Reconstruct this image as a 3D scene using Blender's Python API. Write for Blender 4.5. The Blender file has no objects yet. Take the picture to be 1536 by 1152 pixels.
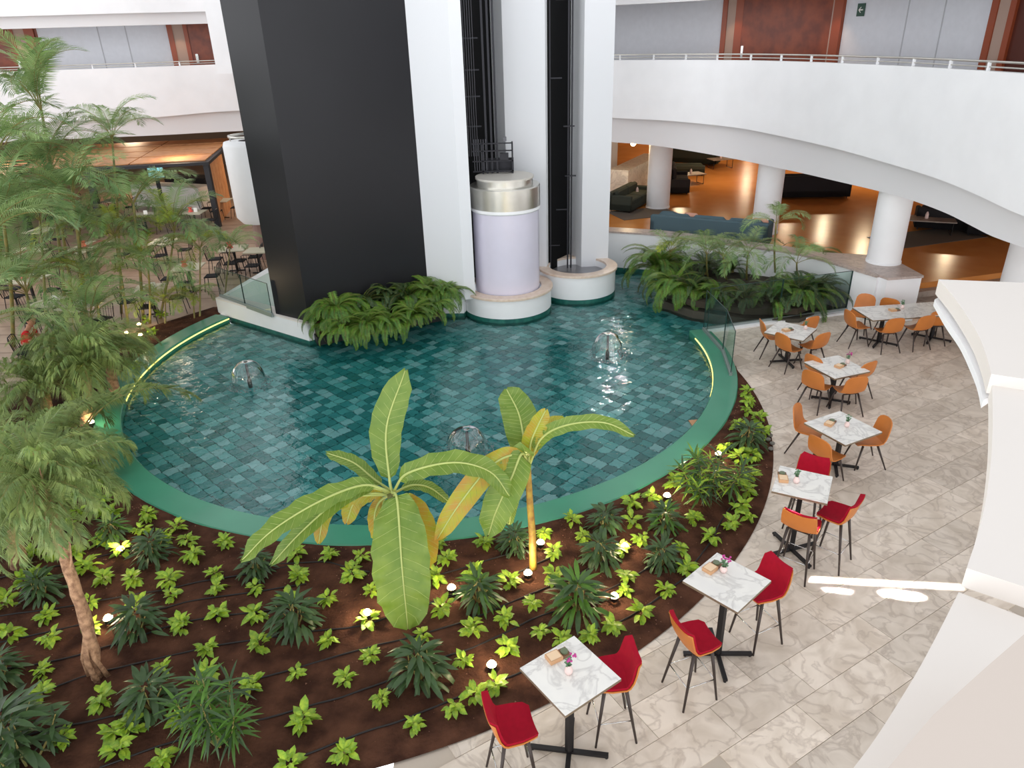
import bpy, bmesh, math, random
import numpy as np
from mathutils import Matrix, Vector, noise
from mathutils.geometry import tessellate_polygon
random.seed(7)
R_=math.radians; PI=math.pi
sc=bpy.context.scene
COL=sc.collection
# ---------------------------------------------------------------- camera
FPX,PITCH,ROLL,HC=1089.731,R_(25.7398),R_(-1.768),6.68415
Fw=np.array([0,math.cos(PITCH),-math.sin(PITCH)]);Rt=np.array([1.,0,0]);Up=np.cross(Rt,Fw)
RA=Rt*math.cos(ROLL)+Up*math.sin(ROLL);UA=-Rt*math.sin(ROLL)+Up*math.cos(ROLL)
CP=np.array([0,0,HC])
cd=bpy.data.cameras.new('camera');cam=bpy.data.objects.new('camera',cd);COL.objects.link(cam)
cd.sensor_width=36;cd.lens=36*FPX/1536;cd.clip_start=.05;cd.clip_end=300
cam.matrix_world=Matrix([[RA[0],UA[0],-Fw[0],0],[RA[1],UA[1],-Fw[1],0],[RA[2],UA[2],-Fw[2],HC],[0,0,0,1]])
sc.camera=cam
# ---------------------------------------------------------------- world, light, exposure
sc.view_settings.view_transform='Standard';sc.view_settings.look='None'
sc.view_settings.gamma=1;sc.view_settings.use_curve_mapping=False
sc.view_settings.exposure=0.25
W=bpy.data.worlds.new('world');sc.world=W;W.use_nodes=True
nt=W.node_tree;nt.nodes.clear()
wo=nt.nodes.new('ShaderNodeOutputWorld');wb=nt.nodes.new('ShaderNodeBackground')
tc=nt.nodes.new('ShaderNodeTexCoord');sx=nt.nodes.new('ShaderNodeSeparateXYZ');cr=nt.nodes.new('ShaderNodeValToRGB')
nt.links.new(tc.outputs['Generated'],sx.inputs[0]);nt.links.new(sx.outputs[2],cr.inputs[0])
cr.color_ramp.elements[0].position=0.0;cr.color_ramp.elements[0].color=(2.1,2.13,2.18,1)
cr.color_ramp.elements[1].position=.7;cr.color_ramp.elements[1].color=(.62,.63,.65,1)
nt.links.new(cr.outputs[0],wb.inputs[0]);wb.inputs[1].default_value=1.1;nt.links.new(wb.outputs[0],wo.inputs[0])
def lamp(name,kind,loc,energy,color=(1,.8,.55),size=.1,rot=None,label=None,spread=None,size_y=None,shape=None,blend=.6,angle=70):
    l=bpy.data.lights.new(name,kind);l.energy=energy;l.color=color
    if kind=='AREA':
        l.size=size
        if shape:l.shape=shape
        if size_y:l.size_y=size_y
        if spread is not None:l.spread=spread
    elif kind in('POINT','SPOT'):
        l.shadow_soft_size=size
        if kind=='SPOT': l.spot_size=R_(angle);l.spot_blend=blend
    o=bpy.data.objects.new(name,l);o.location=loc
    if rot is not None:o.rotation_euler=rot
    COL.objects.link(o);return o
# large soft area lamp for daylight from assumed, unseen roof glazing above the atrium
lamp('assumed_skylight_lamp','AREA',(-1,12,19),100,(1,.99,.97),14,(R_(-12),R_(8),0),spread=R_(110))
# ---------------------------------------------------------------- pixel helpers (pixel on a real plane -> world)
def ray(x,y): return Fw+RA*(x-768)/FPX+UA*(576-y)/FPX
def at(x,y,z=0.):
    d=ray(x,y);return CP+d*((z-HC)/d[2])
def aty(x,y,Y):
    d=ray(x,y);return CP+d*(Y/d[1])
def atd(x,y,X,Y):
    d=ray(x,y);return HC+d[2]*math.hypot(X,Y)/math.hypot(d[0],d[1])
def proj(P):
    d=np.asarray(P,float)-CP;z=d@Fw;return 768+FPX*(d@RA)/z,576-FPX*(d@UA)/z
# ---------------------------------------------------------------- materials
def srgb(c):
    return tuple([((v/255)/12.92 if v/255<=.04045 else ((v/255+.055)/1.055)**2.4) for v in c])+(1,)
MATS={}
def mat(name,c,rough=.5,metal=0,spec=.5,var=0.0,scale=6,bump=0,bscale=30,emit=None,estr=0,c2=None,tone=False,objvar=0,coat=0,trans=0,sub=0):
    m=bpy.data.materials.new(name);m.use_nodes=True;MATS[name]=m
    n=m.node_tree;b=n.nodes['Principled BSDF'];L=n.links.new
    c=srgb(c);c2=srgb(c2) if c2 else None
    b.inputs['Base Color'].default_value=c;b.inputs['Roughness'].default_value=rough;b.inputs['Metallic'].default_value=metal
    b.inputs['Specular IOR Level'].default_value=spec
    if coat:b.inputs['Coat Weight'].default_value=coat
    if emit:
        b.inputs['Emission Color'].default_value=srgb(emit);b.inputs['Emission Strength'].default_value=estr
    src=None;t=n.nodes.new('ShaderNodeTexCoord')
    if var or c2:
        no=n.nodes.new('ShaderNodeTexNoise');no.inputs['Scale'].default_value=scale;no.inputs['Detail'].default_value=6
        L(t.outputs['Object'],no.inputs['Vector'])
        mx=n.nodes.new('ShaderNodeMix');mx.data_type='RGBA'
        rp=n.nodes.new('ShaderNodeMapRange');rp.inputs[1].default_value=.35;rp.inputs[2].default_value=.65
        L(no.outputs[0],rp.inputs[0]);L(rp.outputs[0],mx.inputs[0])
        if c2: mx.inputs[6].default_value=c;mx.inputs[7].default_value=c2
        else:
            mx.inputs[6].default_value=tuple(v*(1-var) for v in c[:3])+(1,);mx.inputs[7].default_value=tuple(min(1,v*(1+var)) for v in c[:3])+(1,)
        src=mx.outputs[2]
    if objvar or tone:
        hs=n.nodes.new('ShaderNodeHueSaturation')
        if src:L(src,hs.inputs['Color'])
        else:hs.inputs['Color'].default_value=c
        mr=n.nodes.new('ShaderNodeMapRange');mr.inputs[3].default_value=1-objvar;mr.inputs[4].default_value=1+objvar
        if tone:
            a=n.nodes.new('ShaderNodeAttribute');a.attribute_name='tone';L(a.outputs['Fac'],mr.inputs[0])
        else:
            oi=n.nodes.new('ShaderNodeObjectInfo');L(oi.outputs['Random'],mr.inputs[0])
        L(mr.outputs[0],hs.inputs['Value']);src=hs.outputs[0]
    if src:L(src,b.inputs['Base Color'])
    if bump:
        nb=n.nodes.new('ShaderNodeTexNoise');nb.inputs['Scale'].default_value=bscale;nb.inputs['Detail'].default_value=5
        L(t.outputs['Object'],nb.inputs['Vector'])
        bp=n.nodes.new('ShaderNodeBump');bp.inputs['Strength'].default_value=bump;bp.inputs['Distance'].default_value=.02
        L(nb.outputs[0],bp.inputs['Height']);L(bp.outputs[0],b.inputs['Normal'])
    if trans:  # leaf translucency
        out=[x for x in n.nodes if x.type=='OUTPUT_MATERIAL'][0]
        tr=n.nodes.new('ShaderNodeBsdfTranslucent');ms=n.nodes.new('ShaderNodeMixShader');ms.inputs[0].default_value=trans
        if src:L(src,tr.inputs['Color'])
        else:tr.inputs['Color'].default_value=c
        L(b.outputs[0],ms.inputs[1]);L(tr.outputs[0],ms.inputs[2]);L(ms.outputs[0],out.inputs[0])
    return m
M=mat
white=M('white_plaster',(240,241,243),.55,var=.02,scale=1.5)
towerw=M('tower_white_plaster',(222,224,228),.6)
whiteB=M('white_bulkhead_paint',(226,226,228),.6)
warmwhite=M('warm_white_paint',(232,226,220),.6)
black=M('black_cladding',(28,28,32),.34,spec=.28,var=.06,scale=.7)
shaft=M('shaft_black',(8,8,10),.7,spec=.2)
darkmetal=M('dark_metal',(30,28,30),.45,metal=.3)
legm=M('dark_leg_metal',(62,52,48),.4,metal=.3)
steel=M('brushed_steel',(205,203,196),.28,metal=.9,var=.06,scale=3)
steelcap=M('matt_steel_cap',(212,208,200),.5,metal=.3)
chrome=M('chrome',(215,215,215),.15,metal=1)
frost=M('frosted_cabin_glass',(216,212,228),.22,spec=.6,var=.02,scale=2)
beige=M('beige_stone_coping',(214,192,172),.35,c2=(226,208,192),scale=9)
rimm=M('green_glazed_rim',(66,140,112),.22,spec=.5,var=.05,scale=1.2)
tilem=M('pool_tile',(44,120,120),.35,tone=True,objvar=.1,var=.22,scale=9)
def _tile():
    n=tilem.node_tree;L=n.links.new;b=n.nodes['Principled BSDF']
    hs=[x for x in n.nodes if x.type=='HUE_SAT'][0];a=[x for x in n.nodes if x.type=='ATTRIBUTE'][0]
    cr=n.nodes.new('ShaderNodeValToRGB');e=cr.color_ramp.elements;e[0].position=0;e[0].color=srgb((16,118,116));e[1].position=1;e[1].color=srgb((156,204,204))
    m=e.new(.45);m.color=srgb((54,156,154));m=e.new(.8);m.color=srgb((106,190,188))
    L(a.outputs['Fac'],cr.inputs[0]);mx=[x for x in n.nodes if x.type=='MIX'][0]
    no=[x for x in n.nodes if x.type=='TEX_NOISE'][0]
    m2=n.nodes.new('ShaderNodeMix');m2.data_type='RGBA';m2.blend_type='MULTIPLY';m2.inputs[0].default_value=.2
    L(cr.outputs[0],m2.inputs[6]);L(no.outputs[0],m2.inputs[7]);L(m2.outputs[2],b.inputs['Base Color'])
_tile()
grout=M('pool_grout',(40,88,88),.7)
tband=M('waterline_tile',(22,84,78),.3,c2=(46,112,100),scale=7)
soil=M('brown_soil',(88,58,44),.95,c2=(56,35,27),scale=3.5,bump=1.0,bscale=26,spec=.1)
leafY=M('lime_leaf',(180,204,62),.45,c2=(108,154,46),scale=14,objvar=.25,trans=.25)
leafD=M('dark_green_leaf',(72,98,54),.45,c2=(50,76,42),scale=7,objvar=.3,trans=.15)
leafM=M('mid_green_leaf',(88,128,40),.45,c2=(66,104,36),scale=7,objvar=.25,trans=.2)
leafP=M('palm_leaflet',(158,180,116),.5,c2=(98,134,76),scale=2,objvar=.25,trans=.2)
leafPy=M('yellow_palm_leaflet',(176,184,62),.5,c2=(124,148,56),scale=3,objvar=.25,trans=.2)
leafF=M('fern_leaflet',(112,148,48),.5,c2=(66,108,40),scale=5,objvar=.25,trans=.2)
leafPh=M('date_palm_leaflet',(146,162,88),.5,c2=(98,124,64),scale=4,objvar=.2,trans=.2)
ban=M('banana_blade',(126,152,62),.4,c2=(106,138,50),scale=5,trans=.3)
banY=M('yellowing_banana_blade',(172,178,48),.45,c2=(190,150,60),scale=6,trans=.3)
rib=M('pale_midrib',(176,188,110),.5)
bark=M('dry_palm_bark',(196,154,118),.85,c2=(134,98,72),scale=14,bump=.8,bscale=40)
stemY=M('yellow_banana_stem',(178,150,60),.6,c2=(140,100,50),scale=10)
stemG=M('green_cane_stem',(116,120,70),.6,c2=(150,130,70),scale=8)
hose=M('black_hose',(24,20,20),.6)
orange=M('tan_orange_shell',(196,118,52),.42,var=.06,scale=4)
red=M('crimson_fabric',(160,10,38),.85,spec=.2,var=.06,scale=20)
tealf=M('teal_sofa_fabric',(78,98,106),.9,spec=.2)
darkf=M('charcoal_sofa_fabric',(44,42,44),.9,spec=.2)
greenf=M('dark_green_sofa_fabric',(62,66,58),.9,spec=.2)
woodDoor=M('red_brown_wood',(142,66,34),.4,c2=(112,46,24),scale=3)
woodFr=M('door_frame_wood',(150,70,38),.4)
tanpanel=M('tan_wall_panel',(178,152,138),.6)
wallg=M('pale_grey_wall',(222,225,232),.7,var=.02)
pergw=M('orange_wood_cladding',(206,148,98),.5,c2=(190,128,82),scale=4)
pergd=M('dark_frame_paint',(30,30,36),.5)
lobbyf=M('polished_orange_floor',(204,134,68),.22,spec=.45,c2=(194,124,60),scale=1.2)
restf=M('greige_restaurant_floor',(168,142,120),.4,c2=(150,124,104),scale=2)
rtop=M('pale_table_laminate',(196,190,166),.5)
rtopr=M('brown_table_wood',(150,104,70),.5)
paper=M('white_card',(240,238,232),.6)
coral=M('coral_napkin',(226,96,84),.7)
pinkf=M('magenta_flower',(186,60,140),.6)
skin=M('skin',(196,140,112),.6)
blackcl=M('black_cloth',(24,24,28),.9)
redcl=M('red_tshirt',(204,26,30),.8)
hairm=M('brown_hair',(60,42,30),.8)
goldw=M('menu_box_wood',(206,160,118),.55)
pinkv=M('pale_pink_vase',(232,206,200),.35)
gsign=M('dark_green_sign',(52,84,72),.5)
pebble=M('grey_pebble',(120,118,112),.8)
rock=M('grey_rock',(120,112,100),.85,c2=(84,78,66),scale=5,bump=.6)
def emat(name,c,s):
    m=bpy.data.materials.new(name);m.use_nodes=True;n=m.node_tree;n.nodes.clear()
    e=n.nodes.new('ShaderNodeEmission');o=n.nodes.new('ShaderNodeOutputMaterial')
    e.inputs[0].default_value=srgb(c);e.inputs[1].default_value=s;n.links.new(e.outputs[0],o.inputs[0]);return m
led=emat('led_yellow',(255,240,130),2.2)
bulb=emat('warm_bulb',(255,222,160),22)
screen=emat('lit_screen',(150,220,225),1.0)
def marble(name,c,c2,vein,sc_=1.0,ov=.0,rough=.3,vs=.4):
    m=bpy.data.materials.new(name);m.use_nodes=True;n=m.node_tree;L=n.links.new;b=n.nodes['Principled BSDF']
    t=n.nodes.new('ShaderNodeTexCoord');oi=n.nodes.new('ShaderNodeObjectInfo')
    va=n.nodes.new('ShaderNodeVectorMath');va.operation='MULTIPLY_ADD'
    cmb=n.nodes.new('ShaderNodeCombineXYZ');L(oi.outputs['Random'],cmb.inputs[2])
    L(cmb.outputs[0],va.inputs[0]);va.inputs[1].default_value=(0,0,40);L(t.outputs['Object'],va.inputs[2])
    no=n.nodes.new('ShaderNodeTexNoise');no.inputs['Scale'].default_value=1.6*sc_;no.inputs['Detail'].default_value=8;no.inputs['Distortion'].default_value=1.2
    L(va.outputs[0],no.inputs['Vector'])
    mx=n.nodes.new('ShaderNodeMix');mx.data_type='RGBA';mx.inputs[6].default_value=srgb(c);mx.inputs[7].default_value=srgb(c2)
    r1=n.nodes.new('ShaderNodeMapRange');r1.inputs[1].default_value=.35;r1.inputs[2].default_value=.68;L(no.outputs[0],r1.inputs[0]);L(r1.outputs[0],mx.inputs[0])
    n2=n.nodes.new('ShaderNodeTexNoise');n2.inputs['Scale'].default_value=1.9*sc_;n2.inputs['Detail'].default_value=9;n2.inputs['Distortion'].default_value=.9
    L(va.outputs[0],n2.inputs['Vector'])
    ab=n.nodes.new('ShaderNodeMath');ab.operation='SUBTRACT';ab.inputs[1].default_value=.5;L(n2.outputs[0],ab.inputs[0])
    ac=n.nodes.new('ShaderNodeMath');ac.operation='ABSOLUTE';L(ab.outputs[0],ac.inputs[0])
    r2=n.nodes.new('ShaderNodeMapRange');r2.inputs[1].default_value=0;r2.inputs[2].default_value=.05;r2.inputs[3].default_value=vs;r2.inputs[4].default_value=0;L(ac.outputs[0],r2.inputs[0])
    m2=n.nodes.new('ShaderNodeMix');m2.data_type='RGBA';L(r2.outputs[0],m2.inputs[0]);L(mx.outputs[2],m2.inputs[6]);m2.inputs[7].default_value=srgb(vein)
    hs=n.nodes.new('ShaderNodeHueSaturation');mr=n.nodes.new('ShaderNodeMapRange');mr.inputs[3].default_value=1-ov;mr.inputs[4].default_value=1+ov*.6
    L(oi.outputs['Random'],mr.inputs[0]);L(mr.outputs[0],hs.inputs['Value']);L(m2.outputs[2],hs.inputs['Color'])
    L(hs.outputs[0],b.inputs['Base Color']);b.inputs['Roughness'].default_value=rough
    return m
pave=marble('cream_marble_paving',(230,218,204),(204,190,174),(158,140,126),1.5,.15,.38)
tabm=marble('white_marble_top',(238,236,230),(230,228,224),(160,156,154),1.6,.03,.25)
stepm=marble('grey_step_marble',(170,156,144),(140,126,116),(110,96,90),1.5,.05,.4)
copm=marble('pink_grey_coping',(196,180,172),(176,160,152),(130,116,110),2,.02,.35)
def glassmat(name,tint,fac=.12,rough=.02,base=.0):
    m=bpy.data.materials.new(name);m.use_nodes=True;n=m.node_tree;n.nodes.clear();L=n.links.new
    o=n.nodes.new('ShaderNodeOutputMaterial');t=n.nodes.new('ShaderNodeBsdfTransparent');g=n.nodes.new('ShaderNodeBsdfGlossy')
    t.inputs[0].default_value=srgb(tint);g.inputs['Roughness'].default_value=rough
    f=n.nodes.new('ShaderNodeFresnel');f.inputs[0].default_value=1.45
    a=n.nodes.new('ShaderNodeMath');a.operation='ADD';a.inputs[1].default_value=base;L(f.outputs[0],a.inputs[0])
    x=n.nodes.new('ShaderNodeMixShader');L(a.outputs[0],x.inputs[0]);L(t.outputs[0],x.inputs[1]);L(g.outputs[0],x.inputs[2]);L(x.outputs[0],o.inputs[0]);return m
glass=glassmat('green_tinted_glass',(222,240,234))
glassedge=M('dark_glass_edge',(34,62,58),.2)
jet=glassmat('thin_water_sheet',(246,250,250),rough=.12)
for _x in jet.node_tree.nodes:
    if _x.type=='FRESNEL':_x.inputs[0].default_value=1.12
    if _x.type=='MATH':_x.inputs[1].default_value=.10
def watermat():
    m=bpy.data.materials.new('rippled_water');m.use_nodes=True;n=m.node_tree;n.nodes.clear();L=n.links.new
    o=n.nodes.new('ShaderNodeOutputMaterial');g=n.nodes.new('ShaderNodeBsdfGlass');g.inputs['IOR'].default_value=1.45;g.inputs['Roughness'].default_value=0.0
    g.inputs['Color'].default_value=(.90,1,1,1)
    t=n.nodes.new('ShaderNodeTexCoord')
    mp=n.nodes.new('ShaderNodeMapping');mp.inputs['Scale'].default_value=(1,1.5,1);mp.inputs['Rotation'].default_value=(0,0,.3);L(t.outputs['Object'],mp.inputs[0])
    a=n.nodes.new('ShaderNodeTexNoise');a.inputs['Scale'].default_value=3.2;a.inputs['Detail'].default_value=3;a.inputs['Distortion'].default_value=.6
    L(mp.outputs[0],a.inputs['Vector'])
    b1=n.nodes.new('ShaderNodeBump');b1.inputs['Strength'].default_value=.85;b1.inputs['Distance'].default_value=.035;L(a.outputs[0],b1.inputs['Height'])
    L(b1.outputs[0],g.inputs['Normal']);L(g.outputs[0],o.inputs[0]);return m
water=watermat()
# ---------------------------------------------------------------- mesh builder
class MB:
    def __init__(s): s.v=[];s.f=[];s.mi=[]
    def add(s,vs,fs,mi=0):
        o=len(s.v);s.v+= [tuple(map(float,p)) for p in vs];s.f+=[tuple(i+o for i in f) for f in fs];s.mi+=[mi]*len(fs);return s
    def box(s,x0,y0,z0,x1,y1,z1,mi=0):
        return s.add([(x0,y0,z0),(x1,y0,z0),(x1,y1,z0),(x0,y1,z0),(x0,y0,z1),(x1,y0,z1),(x1,y1,z1),(x0,y1,z1)],[(0,3,2,1),(4,5,6,7),(0,1,5,4),(1,2,6,5),(2,3,7,6),(3,0,4,7)],mi)
    def bbox(s,x0,y0,z0,x1,y1,z1,b=.02,mi=0):  # chamfered box
        q=[(x0+b,y0,z0),(x1-b,y0,z0),(x1,y0+b,z0),(x1,y1-b,z0),(x1-b,y1,z0),(x0+b,y1,z0),(x0,y1-b,z0),(x0,y0+b,z0)]
        s.prism([(p[0],p[1]) for p in q],z0,z1-b,mi,top=False)
        c=((x0+x1)/2,(y0+y1)/2);o=len(s.v)
        lo=[(p[0],p[1],z1-b) for p in q]
        hi=[(c[0]+(p[0]-c[0])*(1-2*b/(x1-x0)),c[1]+(p[1]-c[1])*(1-2*b/(y1-y0)),z1) for p in q]
        s.add(lo+hi,[(i,(i+1)%8,8+(i+1)%8,8+i) for i in range(8)]+[tuple(range(8,16))],mi);return s
    def prism(s,P,z0,z1,mi=0,top=True,bot=True):
        n=len(P);a=sum(P[i][0]*P[(i+1)%n][1]-P[(i+1)%n][0]*P[i][1] for i in range(n))
        P=list(P) if a>0 else list(P)[::-1]
        zs0=z0 if hasattr(z0,'__len__') else [z0]*n;zs1=z1 if hasattr(z1,'__len__') else [z1]*n
        vs=[(p[0],p[1],z) for p,z in zip(P,zs0)]+[(p[0],p[1],z) for p,z in zip(P,zs1)]
        fs=[(i,(i+1)%n,n+(i+1)%n,n+i) for i in range(n)]
        tri=tessellate_polygon([[Vector((p[0],p[1],0)) for p in P]]) if n>4 else [tuple(range(n))]
        for t in tri:
            A=[P[i] for i in t];ar=sum(A[i][0]*A[(i+1)%len(A)][1]-A[(i+1)%len(A)][0]*A[i][1] for i in range(len(A)))
            t=tuple(t) if ar>0 else tuple(t)[::-1]
            if top:fs.append(tuple(n+i for i in t))
            if bot:fs.append(tuple(t)[::-1])
        return s.add(vs,fs,mi)
    def tube(s,pts,r,seg=8,mi=0,cap=True):
        pts=[np.array(p,float) for p in pts];n=len(pts);rs=r if hasattr(r,'__len__') else [r]*n
        vs=[];pu=None
        for i,p in enumerate(pts):
            t=pts[min(i+1,n-1)]-pts[max(i-1,0)];t/=np.linalg.norm(t)+1e-12
            a=np.array([0,0,1.]) if abs(t[2])<.95 else np.array([1.,0,0])
            if pu is not None:a=pu
            u=a-t*(a@t);u/=np.linalg.norm(u)+1e-12;w=np.cross(t,u);pu=u
            for k in range(seg):
                c,q=math.cos(2*PI*k/seg),math.sin(2*PI*k/seg);vs.append(p+rs[i]*(u*c+w*q))
        fs=[(i*seg+k,i*seg+(k+1)%seg,(i+1)*seg+(k+1)%seg,(i+1)*seg+k) for i in range(n-1) for k in range(seg)]
        if cap:fs+=[tuple(range(seg))[::-1],tuple((n-1)*seg+k for k in range(seg))]
        return s.add(vs,fs,mi)
    def lathe(s,prof,cx=0,cy=0,seg=32,mi=0,a0=0,a1=2*PI,close=False):
        full=abs(a1-a0-2*PI)<1e-6;m=seg if full else seg+1;vs=[]
        for r,z in prof:
            for k in range(m):
                a=a0+(a1-a0)*k/seg;vs.append((cx+r*math.cos(a),cy+r*math.sin(a),z))
        fs=[]
        for i in range(len(prof)-1 if not close else len(prof)):
            j=(i+1)%len(prof)
            for k in range(seg):
                l=(k+1)%m if full else k+1
                fs.append((i*m+k,i*m+l,j*m+l,j*m+k))
        return s.add(vs,fs,mi)
    def ball(s,c,r,seg=10,rings=6,sz=1,mi=0):
        prof=[(max(1e-4,r*math.sin(PI*i/rings)),c[2]-r*sz*math.cos(PI*i/rings)) for i in range(rings+1)]
        return s.lathe(prof,c[0],c[1],seg,mi)
    def mesh(s,name,mats,smooth=False):
        me=bpy.data.meshes.new(name);me.from_pydata(s.v,[],s.f)
        for m in (mats if isinstance(mats,(list,tuple)) else [mats]):me.materials.append(m)
        if any(s.mi):me.polygons.foreach_set('material_index',s.mi)
        if smooth:me.polygons.foreach_set('use_smooth',[True]*len(me.polygons))
        me.update();return me
    def build(s,name,mats,parent=None,smooth=False,angle=None):
        me=s.mesh(name,mats,smooth or angle is not None)
        if angle is not None:me.set_sharp_from_angle(angle=R_(angle))
        return put(name,me,parent)
def put(name,me,parent=None,mw=None):
    o=bpy.data.objects.new(name,me);COL.objects.link(o)
    if parent is not None:o.parent=parent
    if mw is not None:o.matrix_local=mw
    return o
def tag(o,label=None,cat=None,group=None,kind=None):
    if label:o['label']=label
    if cat:o['category']=cat
    if group:o['group']=group
    if kind:o['kind']=kind
    return o
def thing(name,label,cat,loc=(0,0,0),rz=0,group=None):
    o=bpy.data.objects.new(name,None);o.empty_display_size=.1;COL.objects.link(o);o.location=loc;o.rotation_euler=(0,0,rz)
    return tag(o,label,cat,group)
def struct(name,mb,mats,label=None,smooth=False,angle=None,parent=None):
    o=mb.build(name,mats,parent,smooth,angle);tag(o,label,None,None,'structure');return o
def children(o):return CH.get(o.name,[])
def copy_tree(o,kids,loc,rz,label,group=None,parent=None):
    c=o.copy();COL.objects.link(c);c.location=loc;c.rotation_euler=(0,0,rz)
    if label:c['label']=label
    if group:c['group']=group
    def rec(src,dst):
        for k in kids.get(src.name,[]):
            q=k.copy();COL.objects.link(q);q.parent=dst;rec(k,q)
    rec(o,c);return c
def kidmap(root):
    m={}
    for o in COL.objects:
        if o.parent:m.setdefault(o.parent.name,[]).append(o)
    return m
def cat_rom(P,n=8):
    P=[np.array(p,float) for p in P];Q=[2*P[0]-P[1]]+P+[2*P[-1]-P[-2]];out=[]
    for i in range(1,len(Q)-2):
        for k in range(n):
            t=k/n;a,b,c,d=Q[i-1:i+3]
            out.append(.5*((2*b)+(-a+c)*t+(2*a-5*b+4*c-d)*t*t+(-a+3*b-3*c+d)*t**3))
    out.append(P[-1]);return out
def inpoly(p,P):
    c=False;n=len(P)
    for i in range(n):
        a,b=P[i],P[i-1]
        if (a[1]>p[1])!=(b[1]>p[1]) and p[0]<(b[0]-a[0])*(p[1]-a[1])/(b[1]-a[1])+a[0]:c=not c
    return c
def clip(P,n,d):  # keep n.p>=d
    out=[]
    for i in range(len(P)):
        a,b=P[i],P[(i+1)%len(P)];sa=a[0]*n[0]+a[1]*n[1]-d;sb=b[0]*n[0]+b[1]*n[1]-d
        if sa>=0:out.append(a)
        if sa*sb<0:
            t=sa/(sa-sb);out.append((a[0]+(b[0]-a[0])*t,a[1]+(b[1]-a[1])*t))
    return out
# ================================================================ POOL
PC=(-1.94,15.43);PR=6.9
def pc(a,r):a=R_(a);return (PC[0]+r*math.cos(a),PC[1]+r*math.sin(a))
A0,A1=151.5,369.5
rm=MB();rm.lathe([(PR-.5,-.36),(PR,-.36),(PR,.02),(PR-.02,.04),(PR-.48,.04),(PR-.5,.02)],PC[0],PC[1],160,0,R_(A0),R_(A1),close=True)
struct('trim_1',rm,rimm,'smooth green glazed rim curving around the fountain pool',angle=30)
# led strips under the lip of the rim
for a0,a1,n in ((151.5,196,'left'),(338,366,'right')):
    o=MB();o.lathe([(PR-.5,-.005),(PR-.512,-.005),(PR-.512,-.03),(PR-.5,-.03)],PC[0],PC[1],50,0,R_(a0),R_(a1),close=True)
    tag(o.build('light_strip',led),'glowing yellow light strip under the %s inner edge of the green pool rim'%n,'light strip')
extp=[(4.60,16.42),(6.41,16.94),(8.62,17.52),(9.2,17.7),(9.3,18.2),(7.95,19.2),(6.42,20.3),(4.8,21.5),(3.4,22.0),(2.4,22.3),(2.4,20.3),(-.1,19.0),(-2,18.8),(-4.96,16.7),(-8.1,18.95)]
ring=[pc(a,PR-.3) for a in np.linspace(A0,A1,90)]
wpoly=ring+extp[:]
mb=MB();mb.prism(wpoly,-.40,-.375);tag(mb.build('floor_pool',grout),None,None,None,'structure')
wm=MB();tri=tessellate_polygon([[Vector((p[0],p[1],0)) for p in wpoly]])
wm.add([(p[0],p[1],-.1) for p in wpoly],[tuple(t) for t in tri])
wo_=wm.build('pool_water',water);tag(wo_,'rippled turquoise water filling the round fountain pool','water',None,'stuff')
me=wo_.data;bm=bmesh.new();bm.from_mesh(me);bmesh.ops.recalc_face_normals(bm,faces=bm.faces)
if sum(f.normal.z for f in bm.faces)<0:bmesh.ops.reverse_faces(bm,faces=bm.faces)
bm.to_mesh(me);bm.free()
# tiles on the pool bottom
pool_root=COL.objects['floor_pool']
ts=.225;ang=R_(46);ca,sa=math.cos(ang),math.sin(ang);tiles=[]
for i in range(-60,60):
    for j in range(-60,60):
        u=i*ts;v=j*ts
        x=PC[0]+u*ca-v*sa;y=PC[1]+1+u*sa+v*ca
        if (math.hypot(x-PC[0],y-PC[1])<PR-.42 and (y<19.2)) or inpoly((x,y),extp):
            if y>17.9+.55*(x+5) and x<3 and x>-5 and y>18.9:continue
            tiles.append((x,y))
def tonemesh(name,ms,tn,m):
    me=ms.mesh(name,m);a=me.attributes.new('tone','FLOAT','FACE');a.data.foreach_set('value',tn);return me
h=ts/2-.006
def tileq(mb,x,y,dz,full=False):
    P=[(x+(a*ca-b*sa)*h,y+(a*sa+b*ca)*h) for a,b in((-1,-1),(1,-1),(1,1),(-1,1))]
    mb.prism(P,-.375,-.345+dz)
tmesh=[]
for k in range(12):
    b=MB();P=[((a*ca-c*sa)*h,(a*sa+c*ca)*h) for a,c in((-1,-1),(1,-1),(1,1),(-1,1))];b.prism(P,-.02,.01)
    tmesh.append(tonemesh('pool_tile',b,[k/11]*len(b.f),tilem))
def vis(x,y):
    q=proj((x,y,-.35));return 0<q[0]<1536 and 0<q[1]<1152
tiles.sort(key=lambda p:(not vis(*p),p[1]))
for x,y in tiles[:300]:
    o=put('pool_tile',tmesh[random.randrange(12)],pool_root);o.location=(x,y,-.355+random.uniform(-.004,.004))
b=MB();tn=[]
for x,y in tiles[300:]:
    n0=len(b.f);tileq(b,x,y,random.uniform(-.005,.004));tn+=[random.random()]*(len(b.f)-n0)
o=put('pool_tiles',tonemesh('pool_tiles',b,tn,tilem),pool_root);o['kind']='stuff'
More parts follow.
